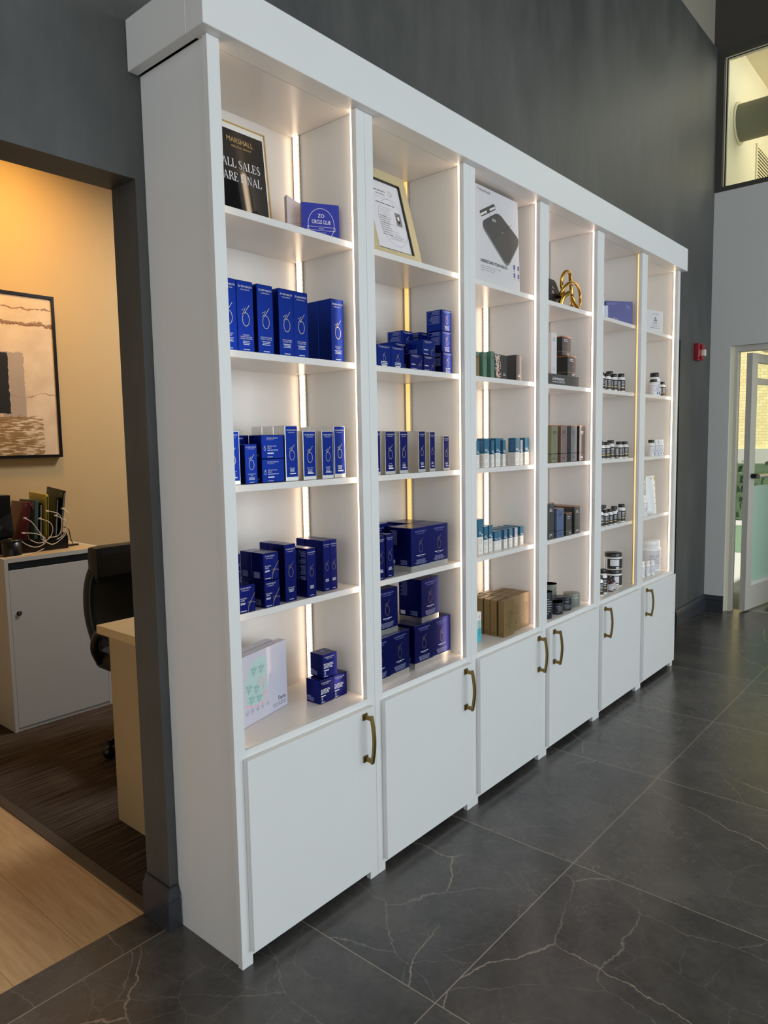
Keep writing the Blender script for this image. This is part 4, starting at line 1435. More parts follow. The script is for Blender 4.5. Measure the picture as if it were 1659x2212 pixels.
g = 'stacked serum cartons on the middle shelf'
put('ser', serum_carton, 0.1730, -0.262, Z3, 'lower wide blue serum carton of the front pair', 'carton', g)
put('ser', serum_carton, 0.1735, -0.2615, Z3 + 0.0681, 'upper wide blue serum carton of the front pair', 'carton', g)
put('ser', serum_carton, 0.0955, -0.2005, Z3, 'lower wide blue carton behind the small upright one', 'carton', g)
put('ser', serum_carton, 0.0950, -0.2010, Z3 + 0.0681, 'upper wide blue carton behind the small upright one, purple glint', 'carton', g)

# ---- first bay, fourth shelf
g = 'squat blue creme cartons at the left of the fourth shelf'
cr = creme_carton()
for x, y, z, l_ in [
        (0.1545, -0.2765, Z4, 'lower squat blue creme carton of the front right pair'),
        (0.1540, -0.2755, Z4 + 0.0791, 'upper squat blue creme carton of the front right pair'),
        (0.1540, -0.2220, Z4, 'lower squat blue carton behind the stacked front right pair'),
        (0.1540, -0.2215, Z4 + 0.0791, 'upper squat blue carton behind the stacked front right pair'),
        (0.0665, -0.2725, Z4, 'squat blue creme carton at the front left, half behind the stile'),
        (0.0620, -0.2170, Z4, 'lower squat blue carton in the left rear stack'),
        (0.0630, -0.2165, Z4 + 0.0791, 'upper squat blue carton in the left rear stack')]:
    put('creme', cr, x, y, z, l_, 'carton', g)
g = 'upright navy cartons on the fourth shelf of the leftmost cabinet'
t6 = plain_carton(0.0435, 0.0375, 0.171, 'blue2', 0.34, 0.56, ('HYDRATING CREME',))
for i in range(3):
    put('t171', t6, 0.2435, -0.2645 + i * 0.0385, Z4, ['front tall navy carton right of the creme stack', 'middle tall navy carton in the row right of the creme stack', 'rearmost tall navy carton in the row right of the creme stack'][i], 'carton', g)
md = plain_carton(0.0375, 0.040, 0.150, 'blue2', 0.36, 0.55, None, 1)
for i in range(2):
    put('t150', md, 0.3250, -0.2705 + i * 0.041, Z4, ['navy carton with a white text panel on its side, fourth shelf centre', 'navy carton behind the one with the text panel'][i], 'carton', g)
r1 = plain_carton(0.0305, 0.041, 0.1615, 'blue2', 0.36, 0.50)
for j in range(2):
    for i in range(3):
        put('t161', r1, 0.4185 + j * 0.0312, -0.246 + i * 0.0417, Z4,
            [['front left slim navy carton of the right hand block', 'middle left slim navy carton of the right hand block', 'rear left slim navy carton of the right hand block'],
             ['front right slim navy carton with gold glint, right hand block', 'middle right slim navy carton of the right hand block', 'rear right slim navy carton of the right hand block']][j][i], 'carton', g)

# ---- first bay, bottom shelf
def face_box():
    w_, d, h = 0.262, 0.030, 0.214
    o = empty('light_mask_box')
    m = MB().box(0, w_, 0, d, 0, h, 'lilac', 0.001)
    X = lambda s_: w_ + s_
    y = -E_
    mk = [(-0.108, 0.0625), (-0.106, 0.12), (-0.1075, 0.187), (-0.125, 0.195), (-0.15, 0.196), (-0.178, 0.185), (-0.199, 0.163), (-0.209, 0.135), (-0.210, 0.09), (-0.205, 0.068), (-0.19, 0.058), (-0.15, 0.052)]
    m.poly([(X(a), b) for a, b in mk], y, 'mint')
    y2 = y - 0.0002
    for cx, cz in ((-0.170, 0.160), (-0.195, 0.112), (-0.160, 0.102), (-0.184, 0.075), (-0.148, 0.070), (-0.134, 0.158)):
        for q in range(6):
            a = q * pi / 3 + 0.35
            L = 0.0185
            pp = [(X(cx) + L * (u * cos(a) - v * sin(a)), cz + L * (u * sin(a) + v * cos(a))) for u, v in ((0.06, 0), (0.3, 0.2), (0.6, 0.22), (0.98, 0), (0.6, -0.22), (0.3, -0.2))]
            pp = [(max(X(-0.209), min(X(-0.109), u)), max(0.056, v)) for u, v in pp]
            m.poly(pp, y2, ('mint2', 'mint3')[q % 2])
    m.ring(X(-0.137), 0.121, 0.013, 0.009, 0.003, y2 - 0.0002, 'pink')
    m.stroke([(X(-0.109), 0.112), (X(-0.109), 0.135)], 0.004, y2, 'pink')
    m.stroke([(X(-0.119), 0.112), (X(-0.124), 0.092), (X(-0.116), 0.088)], 0.0025, y2 - 0.0002, 'pink')
    m.stroke([(X(-0.127), 0.110), (X(-0.130), 0.092)], 0.002, y2 - 0.0002, 'pink')
    m.poly([(X(-0.112), 0.072), (X(-0.11), 0.085), (X(-0.122), 0.082), (X(-0.134), 0.075), (X(-0.124), 0.069)], y2, 'pink')
    m.stroke([(X(-0.21), 0.062), (X(-0.18), 0.053), (X(-0.14), 0.052), (X(-0.11), 0.061)], 0.004, y2, 'pink')
    for i, s_ in enumerate((-0.2064, -0.1818, -0.1559, -0.1308, -0.1055)):
        m.ring(X(s_), 0.040, 0.0068, 0.0078, 0.0007, y2, 'print_gr', 20)
        if i == 1: m.stroke([(X(s_) - 0.003, 0.0405), (X(s_) - 0.0008, 0.037), (X(s_) + 0.0035, 0.0445)], 0.0010, y2, 'print_k')
        else: bars(m, X(s_), 0.0395, 0.006, 2, 0.0028, y2, 'print_k')
    m.text('Face', X(-0.0125), 0.030, y2, 'print_k', width=0.037, height=0.0145, align='R')
    m.text('Medical-Grade Anti-Aging', X(-0.011), 0.0205, y2, 'print_gr', width=0.069, height=0.0042, align='R')
    m.text('LED Light Therapy Device', X(-0.011), 0.0135, y2, 'print_gr', width=0.067, height=0.0042, align='R')
    m.build('carton', o)
    return o


Rz = radians(13.5)
bx, by = 0.3465 - 0.262 * cos(Rz), -0.1395 - 0.262 * sin(Rz)
g = 'pale light mask cartons on the bottom shelf'
put('face', face_box, bx, by, ZD, 'pale lilac carton printed with a face mask, front of the pair', 'carton', g, rz=Rz)
put('face', face_box, bx - 0.036 * sin(Rz) - 0.021 * cos(Rz), by + 0.036 * cos(Rz) - 0.021 * sin(Rz), ZD, 'pale lilac carton leaning behind the printed face mask carton', 'carton', g, rz=Rz)
g = 'navy cube cartons stacked on the bottom shelf'
put('cube', cube_carton, 0.4050, -0.2285, ZD, 'left lower navy cube carton on the bottom shelf', 'carton', g, rz=radians(1))
put('cube', cube_carton, 0.4705, -0.2245, ZD, 'right lower navy cube carton on the bottom shelf', 'carton', g, rz=radians(-1))
put('cube', cube_carton, 0.4290, -0.2190, ZD + 0.0776, 'navy cube carton on top of the other two', 'carton', g, rz=radians(-4))

# ---- second bay, top shelf: certificate
cf = empty('framed_certificate', (0.728, -0.214, Z1 + 0.0068))
cf.rotation_euler = (radians(-15), 0, 0)
CW, CH, CB = 0.267, 0.340, 0.036
m = MB()
for pts in ([(0, 0), (CW, 0), (CW - CB, CB), (CB, CB)], [(CW, 0), (CW, CH), (CW - CB, CH - CB), (CW - CB, CB)], [(CW, CH), (0, CH), (CB, CH - CB), (CW - CB, CH - CB)], [(0, CH), (0, 0), (CB, CB), (CB, CH - CB)]):
    m.prism(pts, 0, 0.02, 'goldleaf')
m.build('frame', cf)
m = MB()
x0, x1, z0, z1 = CB, CW - CB, CB, CH - CB
for a in ((x0, x1, z0, z0 + 0.004), (x0, x1, z1 - 0.004, z1), (x0, x0 + 0.004, z0 + 0.004, z1 - 0.004), (x1 - 0.004, x1, z0 + 0.004, z1 - 0.004)):
    m.box(a[0] + 0.0003, a[1] - 0.0003, 0.002, 0.018, a[2] + 0.0002, a[3] - 0.0002, 'blackp')
m.build('inner_bead', cf)
m = MB()
m.box(x0 + 0.0045, x1 - 0.0045, 0.008, 0.016, z0 + 0.0045, z1 - 0.0045, 'lab_w')
y = 0.0077
m.ring(0.155, 0.150, 0.075, 0.088, 0.001, y, 'print_lb', 48)
m.ring(0.172, 0.262, 0.010, 0.011, 0.0009, y, 'print_gr').ring(0.172, 0.262, 0.006, 0.007, 0.0009, y, 'print_gr')
bars(m, 0.085, 0.262, 0.075, 1, 0.01, y, 'print_k', 'L', 0.0028)
bars(m, 0.092, 0.250, 0.06, 1, 0.01, y, 'print_gr', 'L', 0.003)
m.rect(0.075, 0.205, 0.239, 0.2394, y, 'print_gr')
bars(m, 0.08, 0.215, 0.11, 1, 0.01, y, 'print_k', 'L', 0.0026)
bars(m, 0.10, 0.20, 0.07, 5, 0.009, y, 'print_gr', 'L', 0.0013)
m.rect(0.176, 0.208, 0.145, 0.195, y, 'print_gr').disc(0.191, 0.170, 0.009, 0.017, y - 0.0002, 'print_k').disc(0.191, 0.174, 0.006, 0.009, y - 0.0004, 'wcard')
m.rect(0.10, 0.205, 0.142, 0.1427, y, 'print_k')
bars(m, 0.085, 0.165, 0.06, 9, 0.0085, y, 'print_gr', 'L', 0.0026)
bars(m, 0.12, 0.115, 0.085, 4, 0.010, y, 'print_gr', 'L', 0.0013)
m.stroke([(0.15, 0.097), (0.16, 0.104), (0.166, 0.093), (0.178, 0.106), (0.186, 0.096), (0.20, 0.10)], 0.001, y, 'print_k')
m.rect(0.13, 0.21, 0.0895, 0.0902, y, 'print_k')
m.build('certificate', cf)
MB().box(0.12, 0.16, 0.0205, 0.0235, 0.03, 0.26, 'blackp').build('easel_back', cf)
tag(cf, 'certificate in a wide gold leaf frame leaning back on the top shelf', 'frame')

# ---- second bay, second shelf
g = 'small blue cartons on the second shelf of the second cabinet'
L1 = plain_carton(0.0705, 0.070, 0.0715, 'blue', 0.42, 0.47)
put('l1', L1, 0.6800, -0.258, Z2, 'squarish blue carton at the far left, half behind the stile, second shelf', 'carton', g)
put('l1', L1, 0.7525, -0.258, Z2, 'squarish blue carton second from left on the second shelf', 'carton', g)
c2 = creme_carton(0.0695, 0.062, 0.0555, None)
put('c2', c2, 0.8545, -0.2605, Z2, 'low dark blue carton under the wide carton, left one', 'carton', g)
put('c2', c2, 0.9305, -0.2605, Z2, 'low dark blue carton under the wide carton, right one', 'carton', g)
c3 = creme_carton(0.0745, 0.073, 0.0545, None, mt='blue')
put('c3', c3, 0.9245, -0.2615, Z2 + 0.0562, 'wide blue carton lying across the two low dark blue cartons', 'carton', g)
st = plain_carton(0.0610, 0.072, 0.0765, 'blue', 0.44, 0.55, None, 1)
for i in range(3):
    put('st', st, 1.0465 + (0.001, 0.0, -0.001)[i], -0.2600 + (0, 0.002, 0.001)[i], Z2 + i * 0.0770, ['bottom blue carton of the stack of three', 'middle blue carton of the stack of three', 'top blue carton of the stack of three'][i], 'carton', g)
for i in range(2):
    put('st', st, 1.0140, -0.1840, Z2 + i * 0.0770, ['lower blue carton in the pair behind the wide carton', 'upper blue carton with a text panel behind the wide carton'][i], 'carton', g)
    put('st', st, 0.9300, -0.1640, Z2 + i * 0.0665 * 1.1581, ['lower blue carton in the rear left pair', 'upper blue carton in the rear left pair, text panel on its side'][i], 'carton', g)
put('a2', plain_carton(0.066, 0.074, 0.105, 'blue', 0.4, 0.5), 0.862, -0.1840, Z2, 'plain sided blue carton behind the second carton from left', 'carton', g)

# ---- second bay, third shelf
g = 'silver edged cartons on the third shelf of the second cabinet'
Y = -0.266
for k, x, w_, h, tt, l_ in [
        ('q0', 0.6340, 0.045, 0.148, None, 'silver edged navy carton mostly behind the left stile, third shelf'),
        ('q1', 0.7035, 0.0530, 0.147, ('RETINOL',), 'first full silver edged navy carton from the left, third shelf'),
        ('q2', 0.7800, 0.0460, 0.147, ('RETINOL',), 'second full silver edged navy carton from the left, third shelf'),
        ('q3', 0.8870, 0.0400, 0.1475, None, 'silver edged navy carton with a broad silver side, centre of third shelf'),
        ('q4', 0.9525, 0.0330, 0.1445, None, 'narrow silver edged navy carton right of centre, third shelf'),
        ('q5', 1.0390, 0.0360, 0.1290, None, 'shortest silver edged carton at the right end, with purple glint')]:
    put(k, silver_carton(w_, 0.052, h, tt, 'blue2'), x, Y, Z3, l_, 'carton', g)

# ---- second bay, fourth shelf
g = 'navy kit boxes with silver bases in the second cabinet'
kb = kit_box(0.1135, 0.104, 0.1590)
put('kb', kb, 0.8320, -0.2690, Z4, 'left navy kit box of the front pair on the fourth shelf', 'box', g)
put('kb', kb, 0.9495, -0.2645, Z4, 'right navy kit box of the front pair on the fourth shelf', 'box', g)
put('kb', kb, 0.9560, -0.1550, Z4, 'navy kit box behind the right front one, fourth shelf', 'box', g)
put('kb3', kit_box(0.13, 0.10, 0.172), 0.7140, -0.1550, Z4, 'navy kit box at the rear left behind the slim cartons, fourth shelf', 'box', g)
sm = plain_carton(0.0395, 0.050, 0.1500, 'blue2', 0.36, 0.52)
put('sm', sm, 0.7085, -0.2585, Z4, 'slim navy carton in front of the rear left kit box', 'carton', 'slim navy cartons at the left of the fourth shelf')
put('sm', sm, 0.6485, -0.2700, Z4, 'slim navy carton half hidden by the stile, fourth shelf', 'carton', 'slim navy cartons at the left of the fourth shelf')

# ---- second bay, bottom shelf
kc = kit_box(0.1165, 0.104, 0.1625)
k2 = kit_box(0.1165, 0.104, 0.1645)
for x, y, z, r, l_ in [
        (0.9855, -0.2460, ZD, 0, 'right lower navy kit box on the bottom shelf, purple glint'),
        (0.8675, -0.2520, ZD, 1, 'third lower navy kit box from the left on the bottom shelf'),
        (0.7190, -0.2590, ZD, 3, 'second lower navy kit box from the left on the bottom shelf'),
        (0.6010, -0.2640, ZD, 0, 'leftmost lower navy kit box, mostly behind the stile'),
        (0.9150, -0.2490, ZD + 0.1632, 3, 'upper navy kit box standing on the two right boxes'),
        (0.6660, -0.2450, ZD + 0.1632, 0, 'upper navy kit box standing on the two left boxes')]:
    put('kc', kc, x, y, z, l_, 'box', g, rz=radians(r))

# ---- third bay, top shelf: scale carton
sc = empty('scale_carton', (1.262, -0.2620, Z1 + 0.0024))
sc.rotation_euler = (radians(-2.0), 0, 0)
w_, h = 0.346, 0.369
m = MB().box(0, w_, 0, 0.06, 0, h, 'boxw', 0.0012)
X = lambda v: v - 1.262 + 0.008
Zz = lambda v: v - Z1 + 0.004
y1, y2, y3 = -E_, -0.0006, -0.0009


def rounded(pts, r, n=5):
    out = []
    k = len(pts)
    for i in range(k):
        p0, p1, p2 = Vector(pts[i - 1]), Vector(pts[i]), Vector(pts[(i + 1) % k])
        a = p1 + (p0 - p1).normalized() * r
        b = p1 + (p2 - p1).normalized() * r
        for j in range(n + 1):
            t = j / n
            out.append(tuple((1 - t) ** 2 * a + 2 * t * (1 - t) * p1 + t * t * b))
    return out


c4 = [(1.308, 2.306), (1.440, 2.372), (1.610, 2.292), (1.502, 2.168)]
m.poly([(X(a) - 0.001, Zz(b) - 0.010) for a, b in rounded(c4, 0.034)], y1, 'scalek2')
m.poly([(X(a), Zz(b)) for a, b in rounded(c4, 0.034)], y2, 'scalek')
m.stroke([(X(1.3853), Zz(2.2518)), (X(1.5426), Zz(2.3417))], 0.0016, y3, 'print_k')
m.stroke([(X(1.415), Zz(2.326)), (X(1.468), Zz(2.297))], 0.0010, y3, 'print_k')
m.rect(X(1.392), X(1.420), Zz(2.325), Zz(2.338), y3, 'print_gr')
m.text('65.0', X(1.406), Zz(2.328), y3 - 0.0002, 'print_w', width=0.024, height=0.007)
m.stroke([(X(1.462), Zz(2.293)), (X(1.474), Zz(2.299))], 0.006, y3, 'print_gr')
hp = [(1.300, 2.346), (1.412, 2.399), (1.424, 2.378), (1.312, 2.325)]
m.poly([(X(a), Zz(b)) for a, b in rounded(hp, 0.009, 4)], y1, 'scalek')
for k in (0.35, 0.55, 0.75):
    m.stroke([(X(1.304 + 0.008 * k), Zz(2.340 - 0.012 * k)), (X(1.350 + 0.008 * k), Zz(2.362 - 0.012 * k))], 0.0024, y2, 'wcard')
    m.stroke([(X(1.372 + 0.008 * k), Zz(2.372 - 0.012 * k)), (X(1.412 + 0.008 * k), Zz(2.391 - 0.012 * k))], 0.0024, y2, 'wcard')
m.stroke([(X(1.371), Zz(2.36)), (X(1.378), Zz(2.345)), (X(1.382), Zz(2.322))], 0.0012, y2, 'print_k')
m.text('HumeHealth', X(1.305), Zz(2.4265), y1, 'print_k', width=0.081, height=0.0105, align='L')
m.stroke([(X(1.297), Zz(2.4375)), (X(1.291), Zz(2.431)), (X(1.297), Zz(2.4255))], 0.0022, y1, 'print_k')
for dx, dz in ((0, 0), (0.0007, 0), (0, 0.0006), (0.0007, 0.0006)):
    m.text('UNDERSTAND YOUR HEALTH', X(1.2985) + dx, Zz(2.153) + dz, y1, 'print_k', width=0.200, height=0.0125, align='L')
for i in range(3):
    bars(m, X(1.300), Zz(2.139 - i * 0.008), 0.155 - 0.02 * i, 1, 0.01, y1, 'print_gr', 'L', 0.0016)
for ix in (1.5565, 1.589):
    for iz in (2.1725, 2.139):
        m.poly([(X(a), Zz(b)) for a, b in rounded([(ix - 0.0065, iz - 0.0095), (ix + 0.0065, iz - 0.0095), (ix + 0.0065, iz + 0.0095), (ix - 0.0065, iz + 0.0095)], 0.003, 3)], y1, 'indigo')
        bars(m, X(ix), Zz(iz), 0.008, 2, 0.004, y2, 'print_lb')
        bars(m, X(ix), Zz(iz - 0.014), 0.018, 2, 0.004, y1, 'print_gr', 'C', 0.0013)
m.build('carton', sc)
tag(sc, 'large white carton printed with a dark bathroom scale, top shelf', 'carton')

# ---- third bay, second shelf: green and black cartons
def green_carton(d=0.045, h=0.1, tan=False):
    def mk():
        w_ = 0.0265
        m = MB().box(0, w_, 0, d, 0, h, 'green', 0.0012)
        bars(m, w_ / 2, h * 0.80, w_ * 0.5, 2, 0.006, -E_, 'print_k')
        if tan: m.xrect(0.001, d - 0.001, 0.001, h * 0.86, -E_, 'kraft'); m.rect(0.001, w_ - 0.001, 0.001, h * 0.86, -E_, 'kraft')
        return m.build('green_carton')
    return mk


g = 'green cartons on the second shelf of the third cabinet'
Y = -0.252
put('gr0', green_carton(0.045, 0.098, True), 1.2785, Y, Z2, 'green carton with a tan lower half, left end by the stile', 'carton', g)
put('gr1', green_carton(0.045, 0.1015), 1.3345, Y, Z2, 'shorter plain green carton beside the tan fronted one', 'carton', g)
put('gr2', green_carton(0.050, 0.1085), 1.3930, Y, Z2, 'tallest plain green carton, next to the floral carton', 'carton', g)
m = MB().box(0, 0.050, 0, 0.05, 0, 0.101, 'black', 0.0012)
random.seed(11)
for i in range(110):
    cx = 0.022 + random.gauss(0, 0.008) if i % 3 else random.uniform(0.003, 0.047)
    cz = random.uniform(0.004, 0.097)
    a, r1_, r2_ = random.uniform(0, pi), random.uniform(0.002, 0.007), random.uniform(0.001, 0.0028)
    p = []
    for k in range(9):
        t = 2 * pi * k / 9
        u, v = r1_ * cos(t), r2_ * sin(t)
        p.append((min(0.0495, max(0.0005, cx + u * cos(a) - v * sin(a))), min(0.1005, max(0.0005, cz + u * sin(a) + v * cos(a)))))
    m.poly(p, -E_ - i * 0.000003, ('wcard', 'floral', 'floral', 'pink', 'floral')[i % 5])
o = m.build('floral_carton')
o.location = (1.4215, Y, Z2)
tag(o, 'black carton covered in a pale floral pattern, second shelf', 'carton')


def black_carton(w_, d, h, name='black_carton', mt='black'):
    def mk():
        m = MB().box(0, w_, 0, d, 0, h, mt, 0.0012)
        m.rect(0.0004, 0.0014, 0.001, h - 0.001, -E_, 'print_go')
        bars(m, w_ / 2, h * 0.22, w_ * 0.62, 2, h * 0.055, -E_, 'print_w', 'C', h * 0.025)
        bars(m, w_ / 2, h * 0.06, w_ * 0.45, 1, h * 0.05, -E_, 'print_gr')
        return m.build(name)
    return mk


put('bk1', black_carton(0.044, 0.05, 0.1), 1.4735, Y, Z2, 'plain black carton right of the floral one', 'carton')
put('bk2', black_carton(0.043, 0.073, 0.1110, mt='charcoal'), 1.5955, Y, Z2, 'dark grey fronted black carton at the right end with a gold edge', 'carton')

# ---- third bay, third and fourth shelves: teal and white cartons
def two_tone(w_, d, h, split=0.48):
    def mk():
        m = MB()
        m.box(0, w_, 0, d, 0, h * split, 'wcard').box(0, w_, 0, d, h * split, h, 'teal')
        m.rect(w_ * 0.15, w_ * 0.15 + 0.012, h * (split + 0.08), h * (split + 0.10), -E_, 'print_w')
        bars(m, w_ * 0.15, h * (split + 0.13), w_ * 0.6, 2, h * 0.035, -E_, 'print_w', 'L')
        m.rect(w_ * 0.62, w_ * 0.92, h * (split + 0.04), h * (split + 0.07), -E_, 'print_w')
        bars(m, w_ * 0.15, h * split * 0.86, w_ * 0.65, 4, h * 0.04, -E_, 'print_lg', 'L', h * 0.011)
        bars(m, w_ * 0.15, h * split * 0.30, w_ * 0.65, 3, h * 0.035, -E_, 'print_lg', 'L', h * 0.011)
        random.seed(int(h * 1e4))
        for i in range(9):
            m.xrect(d * 0.15, d * random.uniform(0.6, 0.9), h * 0.56 + i * h * 0.042, h * 0.575 + i * h * 0.042, -E_, 'print_lb')
        for i in range(7):
            m.xrect(d * 0.15, d * random.uniform(0.6, 0.9), h * 0.08 + i * h * 0.05, h * 0.092 + i * h * 0.05, -E_, 'print_lg')
        return m.build('teal_carton')
    return mk


g = 'teal and white skincare cartons in the third cabinet'
Y = -0.254
tA, tB = two_tone(0.0350, 0.036, 0.1180), two_tone(0.0212, 0.030, 0.1090)
for k, mk, x, y, l_ in [
        ('tB', tB, 1.2790, Y, 'slim teal and white carton against the left stile, third shelf'),
        ('tA', tA, 1.3310, Y - 0.004, 'first wide teal and white carton from the left, third shelf'),
        ('tB', tB, 1.3870, Y - 0.002, 'slim teal and white carton between the first two wide ones, third shelf'),
        ('tA', tA, 1.4265, Y + 0.001, 'second wide teal and white carton from the left, third shelf'),
        ('tB', tB, 1.4755, Y - 0.003, 'slim teal and white carton in front of the third wide one, third shelf'),
        ('tA', tA, 1.5010, Y + 0.031, 'third wide teal and white carton, partly behind the slim one, third shelf'),
        ('tA', tA, 1.5845, Y, 'fourth wide teal and white carton, after the dark gap, third shelf'),
        ('tB', tB, 1.6225, Y - 0.001, 'slim teal and white carton touching the fourth wide one, third shelf'),
        ('tA', tA, 1.6660, Y, 'wide teal and white carton at the right end of the third shelf')]:
    put(k, mk, x, y, Z3, l_, 'carton', g)
u1, u2, u3 = two_tone(0.0355, 0.034, 0.145, 0.5), two_tone(0.0275, 0.030, 0.112, 0.5), two_tone(0.0262, 0.030, 0.0815, 0.5)
put('u1', u1, 1.3085, -0.2425, Z4, 'tallest teal and white carton, left on the fourth shelf', 'carton', g)
put('u2', u2, 1.3530, -0.2415, Z4, 'medium teal and white carton next to the tallest, fourth shelf', 'carton', g)
put('u2', u2, 1.4005, -0.2350, Z4, 'medium teal and white carton left of the short front pair, fourth shelf', 'carton', g)
put('u3', u3, 1.4395, -0.2380, Z4, 'left one of the touching short teal cartons, front of fourth shelf', 'carton', g)
put('u3', u3, 1.4675, -0.2380, Z4, 'right one of the touching short teal cartons, front of fourth shelf', 'carton', g)
colx = [1.5150, 1.5580, 1.6025, 1.6530]
cw = ['first', 'second', 'third', 'fourth']
rw = ['front', 'second', 'third', 'rear']
for c in range(4):
    for r in range(3):
        put('u3', u3, colx[c] + r * 0.002, -0.2390 + r * 0.0308, Z4, 'short teal carton, %s row of the %s file right of the pair' % (rw[r], cw[c]), 'carton', g)
for c in range(2):
    put('u3', u3, 1.4400 + c * 0.0280, -0.2070, Z4, ['short teal carton behind the left one of the touching pair', 'short teal carton behind the right one of the touching pair'][c], 'carton', g)

# ---- third bay, bottom shelf: bronze cartons and the aqua one
def bronze_carton():
    w_, d, h = 0.0805, 0.0300, 0.1555
    m = MB().box(0, w_, 0, d, 0, h, 'kraft', 0.0012)
    m.ring(w_ * 0.50, h * 0.60, 0.0185, 0.0185, 0.0007, -E_, 'print_k', 30).ring(w_ * 0.60, h * 0.60, 0.0165, 0.0170, 0.0011, -E_, 'print_k', 30)
    bars(m, w_ * 0.60, h * 0.615, 0.010, 1, 0.008, -E_, 'print_k', 'C', 0.003)
    bars(m, w_ * 0.60, h * 0.565, 0.010, 1, 0.008, -E_, 'print_k', 'C', 0.003)
    for i in range(3):
        m.rect(w_ * (0.40 + 0.12 * i), w_ * (0.44 + 0.12 * i), h * 0.40, h * 0.425, -E_, 'print_k')
    m.rect(w_ * 0.12, w_ * 0.90, h * 0.345, h * 0.352, -E_, 'print_k')
    for i in range(4):
        m.rect(w_ * 0.46, w_ * 0.58, h * 0.21 + i * h * 0.028, h * 0.222 + i * h * 0.028, -E_, 'print_k')
    bars(m, w_ * 0.5, h * 0.12, w_ * 0.35, 2, h * 0.05, -E_, 'print_k', 'C', 0.001)
    for i in range(2):
        m.xrect(d * 0.2, d * 0.8, h * 0.06 + i * h * 0.04, h * 0.068 + i * h * 0.04, -E_, 'print_k')
    m.box(0.004, w_ - 0.004, 0.0025, 0.0035, h, h + 0.0002, 'print_k')
    return m.build('bronze_carton')


g = 'bronze cartons filed on the bottom shelf of the third cabinet'
rk5 = ['front', 'second', 'third', 'fourth', 'fifth']
for c, (x, y0, n) in enumerate([(1.4360, -0.2870, 5), (1.5220, -0.2680, 5), (1.6080, -0.2640, 4)]):
    for r in range(n):
        put('br', bronze_carton, x + (0.0, -0.002, 0.001, -0.003, 0.0)[r], y0 + r * 0.0345 + (0.004 if (c == 0 and r > 0) else 0), ZD,
            'bronze carton, %s in the %s file on the bottom shelf' % (rk5[r], ['left', 'middle', 'right'][c]), 'carton', g)
w_, d, h = 0.0300, 0.055, 0.125
m = MB()
m.box(0, w_, 0, d, 0, h * 0.45, 'aqua').box(0, w_, 0, d, h * 0.45, h * 0.72, 'mint').box(0, w_, 0, d, h * 0.72, h, 'wcard')
m.text('ALASTIN', w_ * 0.62, h * 0.20, -E_, 'print_k', width=h * 0.52, height=w_ * 0.26, turn=True)
bars(m, w_ * 0.5, h * 0.86, w_ * 0.4, 2, 0.006, -E_, 'print_k')
o = m.build('aqua_carton')
o.location = (1.3090, -0.2340, ZD)
tag(o, 'aqua to white upright carton left of the bronze cartons', 'carton')

# ---- fourth bay, top shelf: gold knot and black case
gk = empty('knot_sculpture', (2.13, -0.23, Z1))
P = [(2.100, 2.1000), (2.106, 2.140), (2.150, 2.165), (2.176, 2.170), (2.172, 2.150), (2.190, 2.118), (2.230, 2.102), (2.262, 2.112), (2.287, 2.142), (2.283, 2.182), (2.241, 2.211), (2.178, 2.219), (2.121, 2.199), (2.094, 2.163), (2.112, 2.146), (2.155, 2.166),
     (2.147, 2.205), (2.141, 2.238), (2.156, 2.266), (2.184, 2.276), (2.208, 2.268), (2.226, 2.235), (2.240, 2.195), (2.246, 2.165), (2.234, 2.130), (2.205, 2.108)]
P = [(-1.136 + (a + 1.136) * 0.9817, 1.4576 + (b_ - 1.4576) * 0.9817) for a, b_ in P]
yo = [0, -.01, -.02, -.012, -.026, -.03, -.03, -.02, -.012, -.012, -.02, -.026, -.022, -.008, 0.008, 0.014, .018, .014, .008, .004, .006, .010, .012, .012, .006, -.004]
m = MB()
m.tube([(p[0] - 2.13, q, p[1] - Z1 + 0.002) for p, q in zip(P, yo)], [0.013, 0.0125, 0.0115, 0.0075, 0.007, 0.0075, 0.008, 0.008, 0.0075, 0.0072, 0.0072, 0.0075, 0.0078, 0.008, 0.009, 0.009, 0.009, 0.0088, 0.0085, 0.008, 0.0085, 0.0095, 0.010, 0.0105, 0.011, 0.0095], 'gold', 12, smooth_pts=6)
lo = min(v[2] for v in m.v)
m.v = [(v[0], v[1], v[2] - lo) for v in m.v]
m.build('knot', gk)
tag(gk, 'polished gold knot sculpture on the top shelf', 'sculpture')
bc = empty('black_case', (1.94, -0.215, Z1))
m = MB()
pts = rounded([(-0.075, 0.121), (0.075, 0.121), (0.138, 0.052), (0.110, 0.0), (-0.110, 0.0), (-0.138, 0.052)], 0.02, 5)
lo = min(p[1] for p in pts)
pts = [(p[0], p[1] - lo) for p in pts]
m.prism(pts, 0, 0.06, 'blackp')
m.build('shell', bc)
m = MB()
m.stroke([(0.042, 0.08), (0.052, 0.092), (0.058, 0.082), (0.066, 0.085)], 0.002, -E_, 'print_w')
bars(m, 0.043, 0.068, 0.024, 2, 0.008, -E_, 'print_w', 'L', 0.003)
m.build('emblem', bc)
tag(bc, 'black faceted case half behind the stile, left of the gold knot', 'case')

# ---- fourth bay, second shelf: display riser with cartons
rs = empty('display_riser', (1.862, -0.2620, Z2))
RW = 0.313
m = MB().box(0, RW, 0, 0.13, 0, 0.049, 'charcoal', 0.0012)
m.build('block', rs)
m = MB()
m.text('skinbetter', 0.040, 0.0215, -E_, 'print_w', width=0.124, height=0.0165, align='L')
m.rect(0.040, 0.085, 0.0118, 0.0142, -E_, 'print_w')
m.text('SCIENCE', 0.089, 0.0095, -E_, 'print_w', width=0.075, height=0.0085, align='L')
m.build('lettering', rs)
tag(rs, 'dark grey display riser with white lettering on the second shelf', 'display stand')


